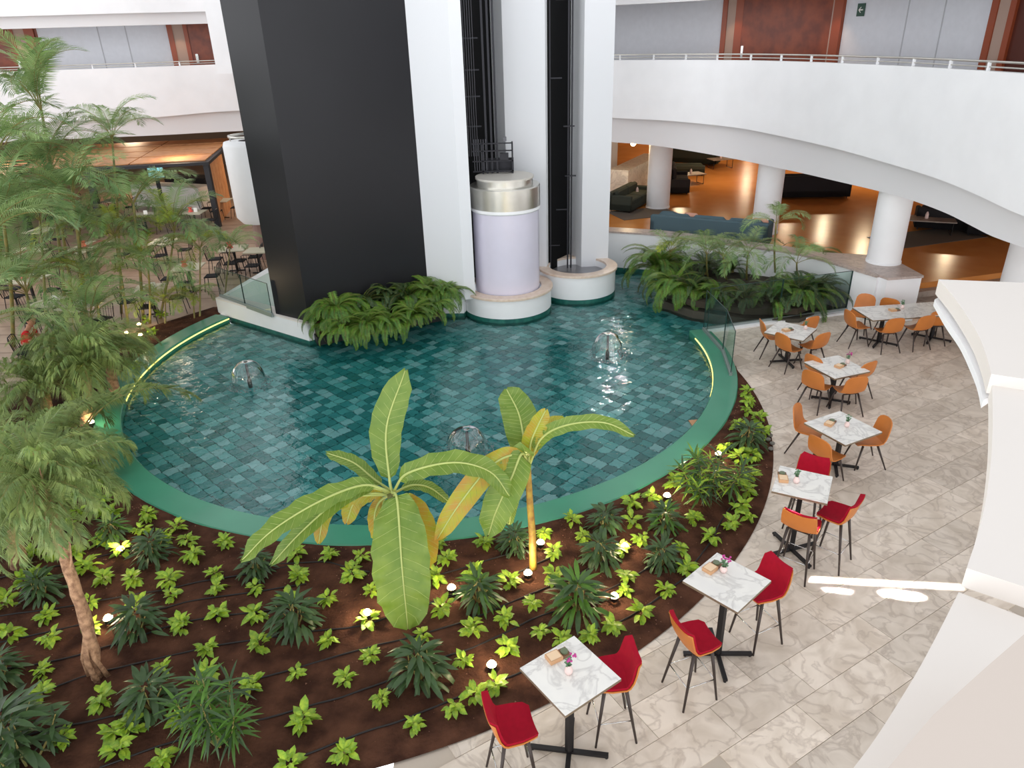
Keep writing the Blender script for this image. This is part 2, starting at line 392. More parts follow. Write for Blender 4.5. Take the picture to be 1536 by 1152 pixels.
# ---------------------------------------------------------------- floors
flr=MB();fl=[pc(a,PR-.1) for a in np.linspace(369.5,275,60)]+[(-1.3,-1),(17,-1),(17,17.0),(11.5,17.9),(9.3,17.6),(8.62,17.5),(6.41,16.93)]
flr.prism(fl,-.12,-.012);struct('floor',flr,M('paving_joint',(186,174,160),.8))
fo=COL.objects['floor']
pa=R_(30.5);pu=np.array([math.cos(pa),math.sin(pa)]);pv=np.array([-pu[1],pu[0]]);org=np.array([.54,5.24]);wd=.47;ns=0
bedC=(-3.87,13.41);bedR=8.77
for j in range(-30,30):
    s=-14+random.random()*1.3
    while s<16:
        ln=random.choice([.9,1.15,1.15,1.4])
        c0=org+pu*(s+ln/2)+pv*(j+.5)*wd
        P=[tuple(org+pu*(s+a)+pv*(j*wd+bb)) for a,bb in((.003,.003),(ln-.003,.003),(ln-.003,wd-.003),(.003,wd-.003))]
        s+=ln
        x,y=c0
        if x<-1 or x>13 or y<3.6 or y>18: continue
        if all(math.hypot(p[0]-bedC[0],p[1]-bedC[1])<bedR-.05 for p in P):continue
        d=np.array([x-PC[0],y-PC[1]]);dl=np.linalg.norm(d);d/=dl
        if dl<PR-.2:continue
        if dl<PR+.9:P=clip(P,d,d[0]*PC[0]+d[1]*PC[1]+PR-.06)
        P=clip(P,(.259,-.966),.259*4.7-.966*16.42) if P else P   # fence line
        P=clip(P,(-.26,-.965),-.26*10-.965*17.3) if P and x>9.2 else P
        if len(P)<3:continue
        q=proj((x,y,0))
        if not(-60<q[0]<1560 and -40<q[1]<1200):continue
        if x>8.3 and y<11 and q[0]>1500:continue
        b=MB();cx=sum(p[0] for p in P)/len(P);cy=sum(p[1] for p in P)/len(P)
        b.prism([(p[0]-cx,p[1]-cy) for p in P],-.03,0)
        o=b.build('paving_slab',pave,fo);o.location=(cx,cy,0);ns+=1
print('slabs',ns,'tiles',len(tiles))
# soil bed as polar sheet around the pool
bm_=MB();NA,NR=260,46
angs=np.linspace(R_(148),R_(351.5),NA);rows=[]
left=[(-8.15,19.6),(-9.6,17.8),(-10.5,15.6),(-10.9,13),(-11.6,9),(-12.5,0)]
def rmax(a):
    dx,dy=math.cos(a),math.sin(a)
    ox,oy=PC[0]-bedC[0],PC[1]-bedC[1];bb=ox*dx+oy*dy;cc=ox*ox+oy*oy-bedR**2
    r=-bb+math.sqrt(max(0,bb*bb-cc))
    if dx<0:
        if dy<-.3:r=max(r,13) if dx<-.45 else r
        for (x0,y0),(x1,y1) in zip(left,left[1:]):
            ex,ey=x1-x0,y1-y0;den=dx*ey-dy*ex
            if abs(den)<1e-9:continue
            t=((x0-PC[0])*ey-(y0-PC[1])*ex)/den;s=((x0-PC[0])*dy-(y0-PC[1])*dx)/den
            if t>0 and 0<=s<=1:r=min(r,t)
    return max(r,PR+.02)
for a in angs:
    rm_=rmax(a)
    for k in range(NR):
        r=PR-.06+(rm_-PR+.06)*k/(NR-1);x=PC[0]+r*math.cos(a);y=PC[1]+r*math.sin(a)
        e=min(1,(rm_-r)/.25,(r-PR+.06)/.2);z=.012+e*(.012+.03*(noise.noise((x*1.3,y*1.3,0))+.6)+.02*(noise.noise((x*5,y*5,3))+.5))
        bm_.v.append((x,y,z))
for i in range(NA-1):
    for k in range(NR-1):
        bm_.f.append((i*NR+k,i*NR+k+1,(i+1)*NR+k+1,(i+1)*NR+k))
bm_.mi=[0]*len(bm_.f)
so=bm_.build('floor_planting_bed',soil,smooth=True);tag(so,'dark brown soil bed between the green pool rim and marble paving',None,None,'structure')
def soilz(x,y):return .03+.03*(noise.noise((x*1.3,y*1.3,0))+.6)
# irrigation hoses in the soil
def hoseline(pts,lab):
    P=[at(x,y,.06) for x,y in pts];P=cat_rom([p for p in P],5)
    P=[(p[0]+.02*noise.noise((p[0]*3,p[1]*3,5)),p[1]+.03*noise.noise((p[0]*2,p[1]*2,1)),soilz(p[0],p[1])+.012) for p in P]
    b=MB();b.tube(P,.011,6);tag(b.build('irrigation_hose',hose,smooth=True),lab,'hose','drip hoses in the soil bed')
hl=[([(-20,1070),(0,1063),(153,1008),(305,974),(419,954),(536,939),(600,920),(690,890),(760,865),(830,835)],'fifth from the paving, passing the tip of the banana leaf'),
([(-20,1120),(70,1096),(183,1069),(278,1044),(434,1005),(542,974),(683,937),(760,905),(860,865),(960,812)],'passing left of the bushy whorled shrub'),
([(150,1151),(293,1101),(420,1072),(512,1044),(591,1017),(664,986),(725,966),(796,931),(900,890),(1010,835)],'passing under the hanging banana leaf tip'),
([(426,1145),(502,1115),(603,1078),(664,1055),(725,1029),(783,1008),(880,955),(960,915),(1035,860)],'nearest to the marble paving'),
([(-20,1008),(15,1003),(116,982),(275,934),(416,913),(470,905)],'crossing behind the leaning palm trunk base'),
([(-20,968),(15,960),(120,938),(245,913),(305,900),(458,876)],'sixth of the hoses counted from the paving'),
([(-20,930),(0,925),(147,901),(244,884),(312,872),(430,850)],'seventh of the hoses counted from the paving'),
([(-10,870),(9,864),(125,843),(220,812)],'farthest left, near the lit lime plant'),
([(420,846),(480,841),(512,848),(555,858)],'shortest one just below the green rim'),
([(640,905),(695,885),(760,858)],'short piece right of the hanging banana leaf'),
([(660,862),(720,843),(780,826)],'short piece left of the slim banana stem'),
([(1040,845),(1065,815),(1085,775),(1110,745)],'curving up beside the second bar table')]
for p,l in hl:hoseline(p,'thin black hose in soil, '+l)
# restaurant floor
rf=MB();rf.prism([(-8.0,19.0),(-7.2,22.5),(-3,27),(-3,47),(-44,47),(-44,-1),(-12.2,-1),(-11.3,9),(-10.6,13),(-10.2,15.6),(-9.3,17.8)],-.1,0)
struct('floor_restaurant',rf,restf)
rfo=COL.objects['floor_restaurant']
b=MB()
for i in range(26):
    y=14+i*.62;b.box(-24,y,.001,-7.6 if y>20 else (-11.2),y+.02,.004)
o=b.build('floor_joint',M('floor_joint_dark',(120,98,82),.7),rfo);o['kind']='stuff'
# ================================================================ LIFT TOWER
ZT=17
def xy(p):return (float(p[0]),float(p[1]))
A=xy(at(414,471,.45));B=xy(at(463,483,.45));Cc=(-2.15,18.5)
F1R=xy(at(712,441,.58));F1M=xy(at(697,447,.5))
lt=thing('lift_tower','tall black-clad lift tower with white piers rising from the pool','tower',(0,0,0))
b=MB();b.prism([A,B,Cc,(-2.7,20.5),(-5.6,20.5)],.2,ZT);b.build('black_cladding',black,lt)
o=MB();o.prism([Cc,(F1M[0],F1M[1]),(F1M[0]+.28,F1M[1]+.08),(F1M[0]+.0,F1M[1]+1.2),(-2.6,20.2)],.45,ZT);o.build('white_pier',towerw,lt)
F2R=xy(at(820,405,.6));F2L=(F2R[0]-1.06,F2R[1]+.16)
F2R=(F2R[0],F2R[1]);
o=MB();o.prism([F2L,F2R,(F2R[0]+.35,F2R[1]+1.6),(F2L[0]-.3,F2L[1]+.55)],.1,ZT);o.build('white_pier',towerw,lt)
F3L=xy(at(872,389,.7));F3R=xy(at(912,387,.7))
o=MB();o.prism([F3L,F3R,(F3R[0]+.2,F3R[1]+2.5),(F3L[0]-.30,F3L[1]+.62)],-.3,ZT);o.build('white_pier',towerw,lt)
# dark shaft linings and fittings
o=MB();o.prism([(F1M[0]+.0,F1M[1]+1.2),(F2L[0]-.29,F2L[1]+.56),(F2L[0]-.2,F2L[1]+1.6),(-2.4,21.6)],.1,ZT);o.build('shaft_lining',shaft,lt)
o=MB();o.prism([(F2R[0]+.02,F2R[1]+.25),(F3L[0]-.3,F3L[1]+.63),(F3L[0]+.2,F3L[1]+1.6),(F2R[0]+.3,F2R[1]+1.9)],.0,ZT);o.build('shaft_lining',shaft,lt)
sx0,sy0=F1M[0]+.1,F1M[1]+1.12
grey=M('cable_grey',(98,98,104),.5,metal=.4);grd=M('guide_rail_grey',(44,44,50),.5,metal=.5);beigep=M('beige_counterweight',(170,164,150),.6)
for k in range(5):
    o=MB();x=sx0+.16+.055*k;o.tube([(x,sy0-.02,3.9),(x,sy0-.02,ZT)],.007,5);o.build('hoist_cable',grey,lt)
for k in range(3):
    o=MB();x=sx0+.58+.13*k;o.box(x,sy0+.05,1,x+.05,sy0+.12,ZT);o.build('guide_rail',grd,lt)
for z in (4.6,5.3,5.9,6.6,8.2):
    o=MB();o.box(sx0+.1,sy0+.0,z,sx0+.5,sy0+.03,z+.03);o.build('cable_bracket',grd,lt)
o=MB();o.box(sx0-.03,sy0-.06,5.55,sx0+.06,sy0-.02,7.9);o.build('counterweight_rail',beigep,lt)
gx,gy=F2R[0],F2R[1]
for k,(dx) in enumerate((.12,.62,.72)):
    o=MB();o.box(gx+dx,gy+.36+dx*.3,.3,gx+dx+.04,gy+.42+dx*.3,ZT);o.build('guide_rail',grd,lt)
for z,dx in ((1.2,.1),(2.2,.3),(3.1,.55),(4.4,.5),(5.6,.15),(7.4,.3)):
    o=MB();o.box(gx+dx,gy+.3+.25*dx,z,gx+dx+.3,gy+.34+.25*dx,z+.03);o.build('cable_bracket',grd,lt)
# cabin
CX,CY=-.03,18.88
cb=thing('lift_cabin','round frosted lift cabin with brushed steel top standing in the left shaft','lift',(CX,CY,.3))
o=MB();o.lathe([(.86,.1),(.86,2.32)],0,0,48);o.lathe([(0,.1),(.86,.1)],0,0,48);o.build('cabin_glass',frost,cb,smooth=True)
o=MB();o.lathe([(.875,2.32),(.90,2.35),(.90,2.42),(.875,2.42)],0,0,48);o.build('trim_ring',white,cb,angle=30)
o=MB();o.lathe([(.90,2.42),(.90,2.92),(.88,2.94),(0.0,2.94)],0,0,64);o.build('steel_band',steel,cb,angle=30)
o=MB();o.lathe([(.72,2.94),(.72,3.10)],0,0,64,0);o.build('cap_side',steel,cb,smooth=True)
o=MB();o.lathe([(.74,3.10),(.74,3.15),(0.001,3.15)],0,0,64);o.build('cap_top',steelcap,cb,angle=30)
o=MB();o.box(-.56,.55,2.94,.25,.62,3.5);o.box(-.56,.3,3.0,-.52,.6,3.9);o.box(.2,.3,3.0,.24,.6,3.9)
for z in (3.2,3.45,3.7,3.88):o.box(-.8,.3,z,.24,.33,z+.03)
o.box(-.1,.2,3.5,.12,.35,3.66);o.build('roof_gear',grd,cb)
o=MB()
for i in range(6):o.tube([(-.75+.06*i,.35,3.2),(-.75+.06*i,.35,4.0)],.012,5)
o.box(.0,.25,3.95,.08,.33,4.05);o.build('cable_anchor',grey,cb)
# ring bases
def ringbase(cx,cy,ro,ri,zt,lab):
    t=thing('lift_base_ring',lab,'plinth',(cx,cy,-.35))
    o=MB();o.lathe([(ro-.05,.36),(ro-.05,zt+.29),(ri,zt+.29),(ri,.36)],0,0,56,close=True);o.build('ring_wall',white,t,angle=30)
    o=MB();o.lathe([(ro,zt+.29),(ro,zt+.34),(ro-.01,zt+.35),(ri-.0,zt+.35),(ri-.0,zt+.29)],0,0,56,close=True);o.build('stone_coping',beige,t,angle=30)
    o=MB();o.lathe([(ro-.04,0),(ro-.04,.36),(ri,.36)],0,0,56);o.build('tile_band',tband,t,angle=30)
    return t
ringbase(-.05,18.90,1.24,.93,.56,'low white ring wall with beige stone coping around the frosted cabin')
t2=ringbase(1.97,20.1,1.13,.82,.70,'low white ring wall with beige stone coping under the empty right shaft')
o=MB();o.lathe([(0.001,.82),(.84,.82)],0,0,40);o.build('pit_plate',M('pit_plate_grey',(150,150,154),.3,metal=.6),t2)
# low platform left of the tower
PL=xy(at(323,447,.45));PCn=xy(at(460,486,.45))
pl=[PL,PCn,(-4.2,17.2),(-2.2,18.35),(-1.22,18.3),(-.9,19.4),(-2,20.3),(-5.6,20.4),(-6.8,23.4),(-7.2,22.6)]
b=MB();b.prism(pl,.0,.42);struct('trim_2',b,white,'white plinth wall under the black lift tower')
b=MB();b.prism([(p[0]*1.0,p[1]) for p in pl],-.36,.0);struct('trim_3',b,tband)
def off2(p,q,d):
    n=np.array([q[1]-p[1],-(q[0]-p[0])],float);n/=np.linalg.norm(n);return n*d
n_=off2(PL,PCn,-.32)
b=MB();b.prism([PL,PCn,(PCn[0]+n_[0]*0+.42,PCn[1]+.28),(PL[0]+n_[0],PL[1]+n_[1])],.42,.46);struct('trim_4',b,warmwhite)
b=MB();b.prism([(PL[0]+n_[0],PL[1]+n_[1]),(PCn[0]+.42,PCn[1]+.28),(-5.2,19.9),(-6.8,22.6)],.42,.43);struct('floor_platform',b,M('pale_green_glass_floor',(196,214,204),.15))
def panel(name,p,q,z0,z1,lab,grp=None,split=1,edge=True):
    t=thing(name,lab,'glass panel',(p[0],p[1],z0),0,grp)
    dx,dy=q[0]-p[0],q[1]-p[1];L=math.hypot(dx,dy);t.rotation_euler[2]=math.atan2(dy,dx)
    for k in range(split):
        a,c=L*k/split+.01,L*(k+1)/split-.01
        b=MB();b.add([(a,0,0),(c,0,0),(c,0,z1-z0),(a,0,z1-z0)],[(0,1,2,3)]);b.build('pane',glass,t)
        b=MB();b.box(a-.006,-.008,0,a+.006,.008,z1-z0);b.box(c-.006,-.008,0,c+.006,.008,z1-z0);b.box(a,-.007,z1-z0-.012,c,.007,z1-z0);b.build('glass_edge',glassedge,t)
    b=MB();b.box(0,-.03,-.05,L,.03,.06);b.build('base_channel',M('channel_grey',(150,160,158),.4,metal=.5) if 'channel_grey' not in MATS else MATS['channel_grey'],t)
    return t
panel('glass_balustrade',(PL[0]+.1,PL[1]+.1),(A[0]-.05,A[1]-.12),.46,1.3,'clear glass balustrade on the white plinth left of the black tower',split=2)
# fence right of the pool
fz=.06
f0=xy(at(1060,497,0));f1=xy(at(1146,486,0));f2=xy(at(1268,468,0));f3=(9.25,17.62)
b=MB();b.prism([(f0[0],f0[1]-.12),(f3[0]-.1,f3[1]-.14),(f3[0]-.1,f3[1]+.12),(f0[0],f0[1]+.12)],-.36,.06);struct('trim_5',b,white,'white kerb under the long glass fence')
panel('glass_fence',f0,f2,fz,1.1,'long glass fence standing between pool water and cafe terrace',split=2)
panel('glass_fence',f2,f3,fz,1.1,'short glass fence panel beside the white block with stone top')
g0=xy(at(1055,494,.05));g1=xy(at(1084,527,.05));g2=xy(at(1096,563,.05))
panel('glass_screen',g0,g1,.05,1.05,'glass screen on green rim, farther of the two',None)
panel('glass_screen',g1,g2,.05,1.05,'glass screen on green rim, nearer of the two',None)
# wooden skimmer lid on rim
q=at(1052,629,0.0);t=tag(MB().box(-.2,-.13,0,.2,.13,.02).build('skimmer_lid',M('wood_lid',(186,140,98),.6)),'small tan lid lying at the inner right edge of the pool','lid');t.location=(q[0],q[1],-.09);t.rotation_euler[2]=R_(5)
# planter wall (right of the pool), lobby coping
wp=[(2.2,22.35),(3.43,21.95),(4.75,21.36),(6.38,20.12),(7.85,18.95),(8.95,16.9)]
wc=cat_rom(wp,6)
def offset(P,d):
    P=[np.array(p[:2],float) for p in P];out=[]
    for i in range(len(P)):
        t=P[min(i+1,len(P)-1)]-P[max(i-1,0)];t/=np.linalg.norm(t);out.append(P[i]+np.array([-t[1],t[0]])*d)
    return out
wo2=offset(wc,.38)
b=MB();b.prism([xy(p) for p in wc]+[xy(p) for p in wo2[::-1]],.02,1.1);struct('wall_lobby',b,white,'low white wall between the pool planting and lobby')
b=MB();b.prism([xy(p) for p in wc]+[xy(p) for p in wo2[::-1]],-.36,.02);struct('trim_6',b,tband)
wi=offset(wc,-.03);wj=offset(wc,.5)
b=MB();b.prism([xy(p) for p in wi]+[xy(p) for p in wj[::-1]],1.1,1.15);struct('trim_7',b,copm,'pinkish stone coping on the low lobby wall')
bA=xy(at(1318,415.5,1.1));bB=xy(at(1331,420,1.1));bC=xy(at(1382.7,416.6,1.1));bD=(9.95,18.5);bE=(7.95,19.2)
b=MB();b.prism([bA,bB,bC,bD,bE],0,1.1);struct('trim_8',b,[white],'white block with stone top carrying a round column')
b=MB();b.prism([bA,(bB[0],bB[1]-.03),(bC[0]+.03,bC[1]-.02),bD,bE],1.1,1.16);struct('trim_9',b,copm)
# lobby floor, steps
lf=MB();lf.prism([xy(p) for p in wj]+[(9.9,17.9),(9.97,17.42),(10.5,17.45),(15.6,18.8),(26,19),(30,46),(-3,46),(-3,28),(1.5,22.8)],.5,.75)
struct('floor_lobby',lf,lobbyf)
sd=np.array([12.94-10.5,18.27-17.6]);sd/=np.linalg.norm(sd);sn=np.array([sd[1],-sd[0]])
st=thing('marble_steps','grey marble steps climbing from terrace to lobby beside white block','steps',(0,0,0))
for i in range(1,5):
    p0=np.array([10.02,17.47])+sn*(.05+.3*i);p1=p0+sd*5.4;zt=.75-.15*(i)
    q0=p0-sn*.34;q1=p1-sn*.34
    b=MB();b.prism([xy(p0),xy(p1),xy(q1),xy(q0)],max(0,zt-.15) ,zt);b.build('step',stepm,st)
def column(px,py,Y,r,z0,z1,lab,pos=None):
    P=aty(px,py,Y) if pos is None else pos
    b=MB();b.lathe([(r,0),(r,z1-z0)],0,0,36);b.lathe([(r+.02,0),(r+.02,.05),(r,.06)],0,0,36);o=b.build('round_column',white,smooth=True);o.location=(P[0],P[1],z0);tag(o,lab,'column','round white lobby columns');return o
column(987,300,27.0,.42,.75,3.8,'round white column behind the teal sofa, farthest left of the lobby')
column(1152,300,22.9,.40,.75,3.6,'round white column behind the pool planting, second from the lift tower')
column(0,0,0,.40,1.16,3.6,'round white column standing on the stone-topped block',pos=(9.6,18.0))
column(1545,390,15.6,.45,.3,3.3,'round white column behind the curved white ledge at the right edge')
# ================================================================ BALCONIES
fpx=[(925,177,26.0),(1000,181,24.9),(1100,191,23.0),(1175,205,21.2),(1250,222,19.2),(1325,243,17.4),(1400,266,15.6),(1460,290,14.3),(1530,322,12.9)]
fpt=[];
for x,y,Y in fpx:
    p=aty(x,y,Y);fpt.append((p[0],p[1],p[2]))
p0=fpt[0];pl_=fpt[-1]
fpt=[(-2.5,29.6,4.2),(1.2,27.9,4.15)]+fpt+[(pl_[0]+.0,pl_[1]-2.2,3.5),(pl_[0]-1.2,pl_[1]-5,3.5)]
fc=cat_rom(fpt,6)
def band(name,P,d0,d1,z0,z1,m,label=None,thingcat=None):
    a=offset(P,d0);c=offset(P,d1);n=len(P)
    Z0=z0 if hasattr(z0,'__len__') else [z0]*n;Z1=z1 if hasattr(z1,'__len__') else [z1]*n
    b=MB();vs=[];
    for i in range(n):vs+=[(a[i][0],a[i][1],Z0[i]),(c[i][0],c[i][1],Z0[i]),(c[i][0],c[i][1],Z1[i]),(a[i][0],a[i][1],Z1[i])]
    fs=[]
    for i in range(n-1):
        for k in range(4):fs.append((i*4+k,i*4+(k+1)%4,(i+1)*4+(k+1)%4,(i+1)*4+k))
    fs+=[(0,1,2,3),((n-1)*4+3,(n-1)*4+2,(n-1)*4+1,(n-1)*4)]
    b.add(vs,fs);bmx=b.mesh(name,m,True);bmx.set_sharp_from_angle(angle=R_(35))
    o=put(name,bmx);tag(o,label,None,None,'structure');return o
zb=[p[2] for p in fc]
band('wall_balcony_right',fc,0,.18,zb,5.8,white,'curved white balcony front above the lobby')
# bulkhead below, set back
bpx=[(930,213),(1000,220),(1100,238),(1216,262),(1335,290),(1400,309),(1450,332),(1520,368)]
bo=offset(fc,.3)
bz=[]
for p in bo:
    q=proj((p[0],p[1],3.3));xs=[a for a,_ in bpx];xx=min(max(q[0],930),1520);yy=float(np.interp(xx,xs,[c for _,c in bpx]))
    bz.append(atd(xx,yy,p[0],p[1]) if 900<q[0]<1560 and p[1]>8 else None)
last=[z for z in bz if z][0]
for i,z in enumerate(bz):
    if z is None:bz[i]=last
    else:last=z
sm=np.convolve([bz[0]]*3+bz+[bz[-1]]*3,np.ones(7)/7,'valid').tolist()
band('trim_10',fc,.3,.5,sm,4.9,whiteB,'set-back white band under the right balcony front')
band('ceiling_gap',fc,.02,.4,[z+.06 for z in zb],[z+.12 for z in zb],M('shadow_gap_dark',(70,70,72),.8))
band('ceiling_lobby',fc,.42,26,3.85,4.9,M('lobby_ceiling_tan',(150,128,110),.8))
# corridor wall with doors
band('wall_corridor_right',fc,2.5,2.7,4.9,9.2,wallg,'pale grey corridor wall behind the right balcony')
band('ceiling_upper_right',fc,.6,2.6,7.5,7.9,whiteB)
band('trim_11',fc,.3,.6,7.42,8.2,whiteB,'white band under the upper right balcony')
band('wall_upper_right',fc,0,.2,7.9,9.7,white)
# left side
lpx=[(0,188,32.5),(90,182,32.9),(230,176,33.3),(355,166,34.0)]
lp=[(-36,28.5,3.95),(-28,30.7,3.95)]+[tuple(aty(*q)) for q in lpx]+[(-4,34.6,4.0)]
print('left',lp)
lc=cat_rom(lp,6);z4=4.0
band('wall_balcony_left',lc,0,.18,[p[2] for p in lc],5.85,white,'white balcony front above the palm restaurant')
band('trim_12',lc,.35,.55,3.1,4.9,whiteB,'set-back white band under the left balcony front')
band('ceiling_gap_left',lc,.02,.4,[p[2]+.08 for p in lc],[p[2]+.14 for p in lc],MATS['shadow_gap_dark'])
band('ceiling_restaurant',lc,.5,13,3.4,4.9,warmwhite)
band('wall_corridor_left',lc,2.6,2.8,4.9,9.2,wallg,'pale grey corridor wall behind the left balcony')
band('ceiling_upper_left',lc,.6,2.7,7.5,7.9,whiteB)
band('trim_13',lc,.35,.6,7.42,8.3,whiteB)
band('wall_upper_left',lc,0,.2,7.86,9.7,white)
# white pier beside tower over left balcony
p=aty(325,100,32.0)
b=MB();b.box(p[0],31.9,5.55,p[0]+3.4,33.5,12);struct('trim_14',b,white,'white pier left of the black tower')
# back walls
b=MB();b.box(-44,46,0,-3,46.3,9);struct('wall_back_left',b,M('dim_beige_wall',(120,96,76),.8))
b=MB();b.box(-3,46,0,40,46.3,9);struct('wall_back_right',b,M('amber_lobby_wall',(150,98,58),.8))
b=MB();b.box(-3.2,27,0,-3,46,4.9);struct('wall_lobby_left',b,warmwhite)
b=MB();b.box(32,8,0,32.3,46,9);struct('wall_lobby_right',b,M('dark_amber_wall',(120,76,48),.8))
# ---------------------------------------------------------------- handrails
def handrail(P,z,lab,step):
    a=offset(P,.09);t=thing('handrail',lab,'handrail',(a[0][0],a[0][1],z))
    o0=np.array([a[0][0],a[0][1],z])
    for dz,r,nm in ((.16,.022,'top_rail'),(.07,.014,'lower_rail')):
        b=MB();b.tube([(q[0]-o0[0],q[1]-o0[1],dz) for q in a],r,8);b.build(nm,steel,t,smooth=True)
    L=0
    for i in range(1,len(a)):
        L+=float(np.linalg.norm(a[i]-a[i-1]))
        if L>step:
            L=0;b=MB();b.box(-.025,-.025,0,.025,.025,.15);o=b.build('rail_post',white,t);o.location=(a[i][0]-o0[0],a[i][1]-o0[1],0)
handrail(cat_rom(fpt,14),5.8,'steel handrail on top of the curved right balcony front',1.1)
handrail(cat_rom(lp,14),5.85,'steel handrail on top of the left balcony front',1.6)
# ---------------------------------------------------------------- doors on the corridor walls
def wallpos(P,d,px,py):
    W_=offset(P,d);best=None
    for i in range(len(W_)-1):
        xa=proj((W_[i][0],W_[i][1],6.3))[0];xb=proj((W_[i+1][0],W_[i+1][1],6.3))[0]
        if (xa-px)*(xb-px)<=0 and abs(xb-xa)<600:
            t=(px-xa)/(xb-xa+1e-9);q=W_[i]*(1-t)+W_[i+1]*t;tn=W_[i+1]-W_[i];return q,tn/np.linalg.norm(tn)
    return None
def wallbox(P,d,x0,x1,z0,z1,th,name,m,parent,out=0.):
    a=wallpos(P,d,x0,0);c=wallpos(P,d,x1,0)
    if a is None or c is None:print('no wall',x0,x1);return None
    a,c=a[0],c[0];tn=(c-a)/np.linalg.norm(c-a);n=np.array([tn[1],-tn[0]])
    if n[1]>0:n=-n
    a=a+n*out;c=c+n*out
    b=MB();b.prism([xy(a),xy(c),xy(c+n*th),xy(a+n*th)],z0,z1);return b.build(name,m,parent)
def doorset(k,P,d,xs,kind):
    root=wallbox(P,d,xs[0],xs[-1],4.9,7.7,.02,'door_%d'%k,woodDoor,None);root['kind']='structure'
    for (a,c,nm) in kind:
        m={'door_frame':woodFr,'tan_panel':tanpanel,'door_leaf':woodDoor,'dark_reveal':M('dark_reveal',(84,34,20),.5) if 'dark_reveal' not in MATS else MATS['dark_reveal']}[nm]
        wallbox(P,d,a,c,4.9,7.6,{'door_frame':.10,'tan_panel':.07,'door_leaf':.05,'dark_reveal':.03}[nm],nm,m,root,.02)
    return root
d1=doorset(1,fc,2.5,(1083,1262),[(1083,1090,'door_frame'),(1090,1103,'tan_panel'),(1103,1114,'door_frame'),(1114,1195,'door_leaf'),(1195,1205,'dark_reveal'),(1205,1233,'door_leaf'),(1233,1249,'tan_panel'),(1249,1262,'door_frame')])
wallbox(fc,2.5,1143,1145,4.9,7.6,.08,'door_joint',MATS['dark_reveal'],d1,.02);wallbox(fc,2.5,1196,1198,4.9,7.6,.1,'door_edge',woodFr,d1,.02)
wallbox(fc,2.5,1116,1121,5.75,6.12,.11,'door_handle',chrome,d1,.02)
d2=doorset(2,fc,2.5,(1483,1560),[(1483,1493,'door_frame'),(1493,1511,'tan_panel'),(1511,1520,'door_frame'),(1520,1560,'dark_reveal')])
d3=doorset(3,lc,2.6,(-20,66),[(-20,26,'door_leaf'),(26,32,'door_frame'),(32,48,'tan_panel'),(48,62,'door_frame')])
d4=doorset(4,lc,2.6,(258,345),[(258,266,'door_frame'),(266,282,'tan_panel'),(282,288,'door_frame'),(288,345,'door_leaf')])
wallbox(lc,2.6,27,31,5.9,6.25,.14,'door_handle',chrome,d3,.02);wallbox(lc,2.6,293,297,5.9,6.25,.14,'door_handle',chrome,d4,.02)
for n_,(P_,d_,xx) in enumerate(((fc,2.5,1354),(fc,2.5,1408),(lc,2.6,196),(lc,2.6,155))):
    o=wallbox(P_,d_,xx,xx+1.6,4.9,7.5,.01,'trim_%d'%(20+n_),M('wall_joint_%d'%n_,(186,188,194),.7),None,.0)
    if o:o['kind']='structure'
# exit sign with arrow pointing left
q,tn=wallpos(fc,2.5,1286,13);n=np.array([tn[1],-tn[0]]);n=n if n[1]<0 else -n
t=thing('exit_arrow_sign','small dark green sign with white left arrow on grey corridor wall','sign',(q[0]+n[0]*.03,q[1]+n[1]*.03,atd(1286,15,q[0],q[1])),math.atan2(tn[1],tn[0]) if tn[0]>0 else math.atan2(-tn[1],-tn[0]))
MB().box(-.13,-.01,-.16,.13,.01,.16).build('sign_plate',gsign,t)
b=MB();b.add([(-.08,-.014,0),(-.01,-.014,.07),(.02,-.014,.07),(-.035,-.014,.015),(.08,-.014,.015),(.08,-.014,-.015),(-.035,-.014,-.015),(.02,-.014,-.07),(-.01,-.014,-.07)],[(0,1,2,3),(0,3,6),(0,6,7,8),(3,4,5,6)]);b.build('arrow',paper,t)
# small warm downlights over door frames
for P_,d_,xx in ((fc,1.9,1094),(fc,1.9,1240),(lc,2.0,30),(lc,2.0,270)):
    w=wallpos(P_,d_,xx,0)
    if w is None:continue
    p=w[0];lamp('door_downlight','SPOT',(p[0],p[1]+.1,7.4),25,(1,.62,.35),.04,(0,0,0),angle=80)
# ---------------------------------------------------------------- near white ledges (lower right)
def poly(px,z):return [xy(at(x,y,z)) for x,y in px]
def curve(px,z,n=6):return [xy(p) for p in cat_rom([at(x,y,z) for x,y in px],n)]
zA,zB,zC,zD=4.26,4.17,4.04,4.45
eA=curve([(1408,419),(1431,446),(1453,478),(1469,506),(1480,535),(1487,561)],zA)
b=MB();b.prism(eA+poly([(1560,572),(1700,560),(1700,432),(1536,424)],zA),zA-.16,zA);struct('trim_30',b,warmwhite,'curved white ledge slab farthest from the viewer',angle=30)
eL=curve([(1402,449),(1420,480),(1442,512),(1458,545),(1469,573),(1475,600)],zA-.20)
eI=curve([(1420,440),(1445,480),(1462,510),(1475,540),(1486,570),(1490,590)],zA-.20)
b=MB();b.prism(eL+eI[::-1],zA-.27,zA-.20);struct('trim_31',b,white,angle=30)
eB=curve([(1488,575),(1489,620),(1488,670),(1482,730),(1470,790),(1450,852)],zB)
b=MB();b.prism(eB+poly([(1536,880),(1620,910),(1720,700),(1700,560),(1560,572)],zB),zB-.12,zB);struct('trim_32',b,warmwhite,'curved white ledge slab in the middle of three',angle=30)
eC=curve([(1438,888),(1412,940),(1380,1000),(1345,1058),(1310,1112),(1270,1165),(1225,1225)],zC)
b=MB();b.prism(eC+poly([(1560,1250),(1700,1100),(1700,960),(1536,926)],zC),zC-.3,zC);struct('trim_33',b,warmwhite,'curved white ledge slab nearest to the viewer',angle=30)
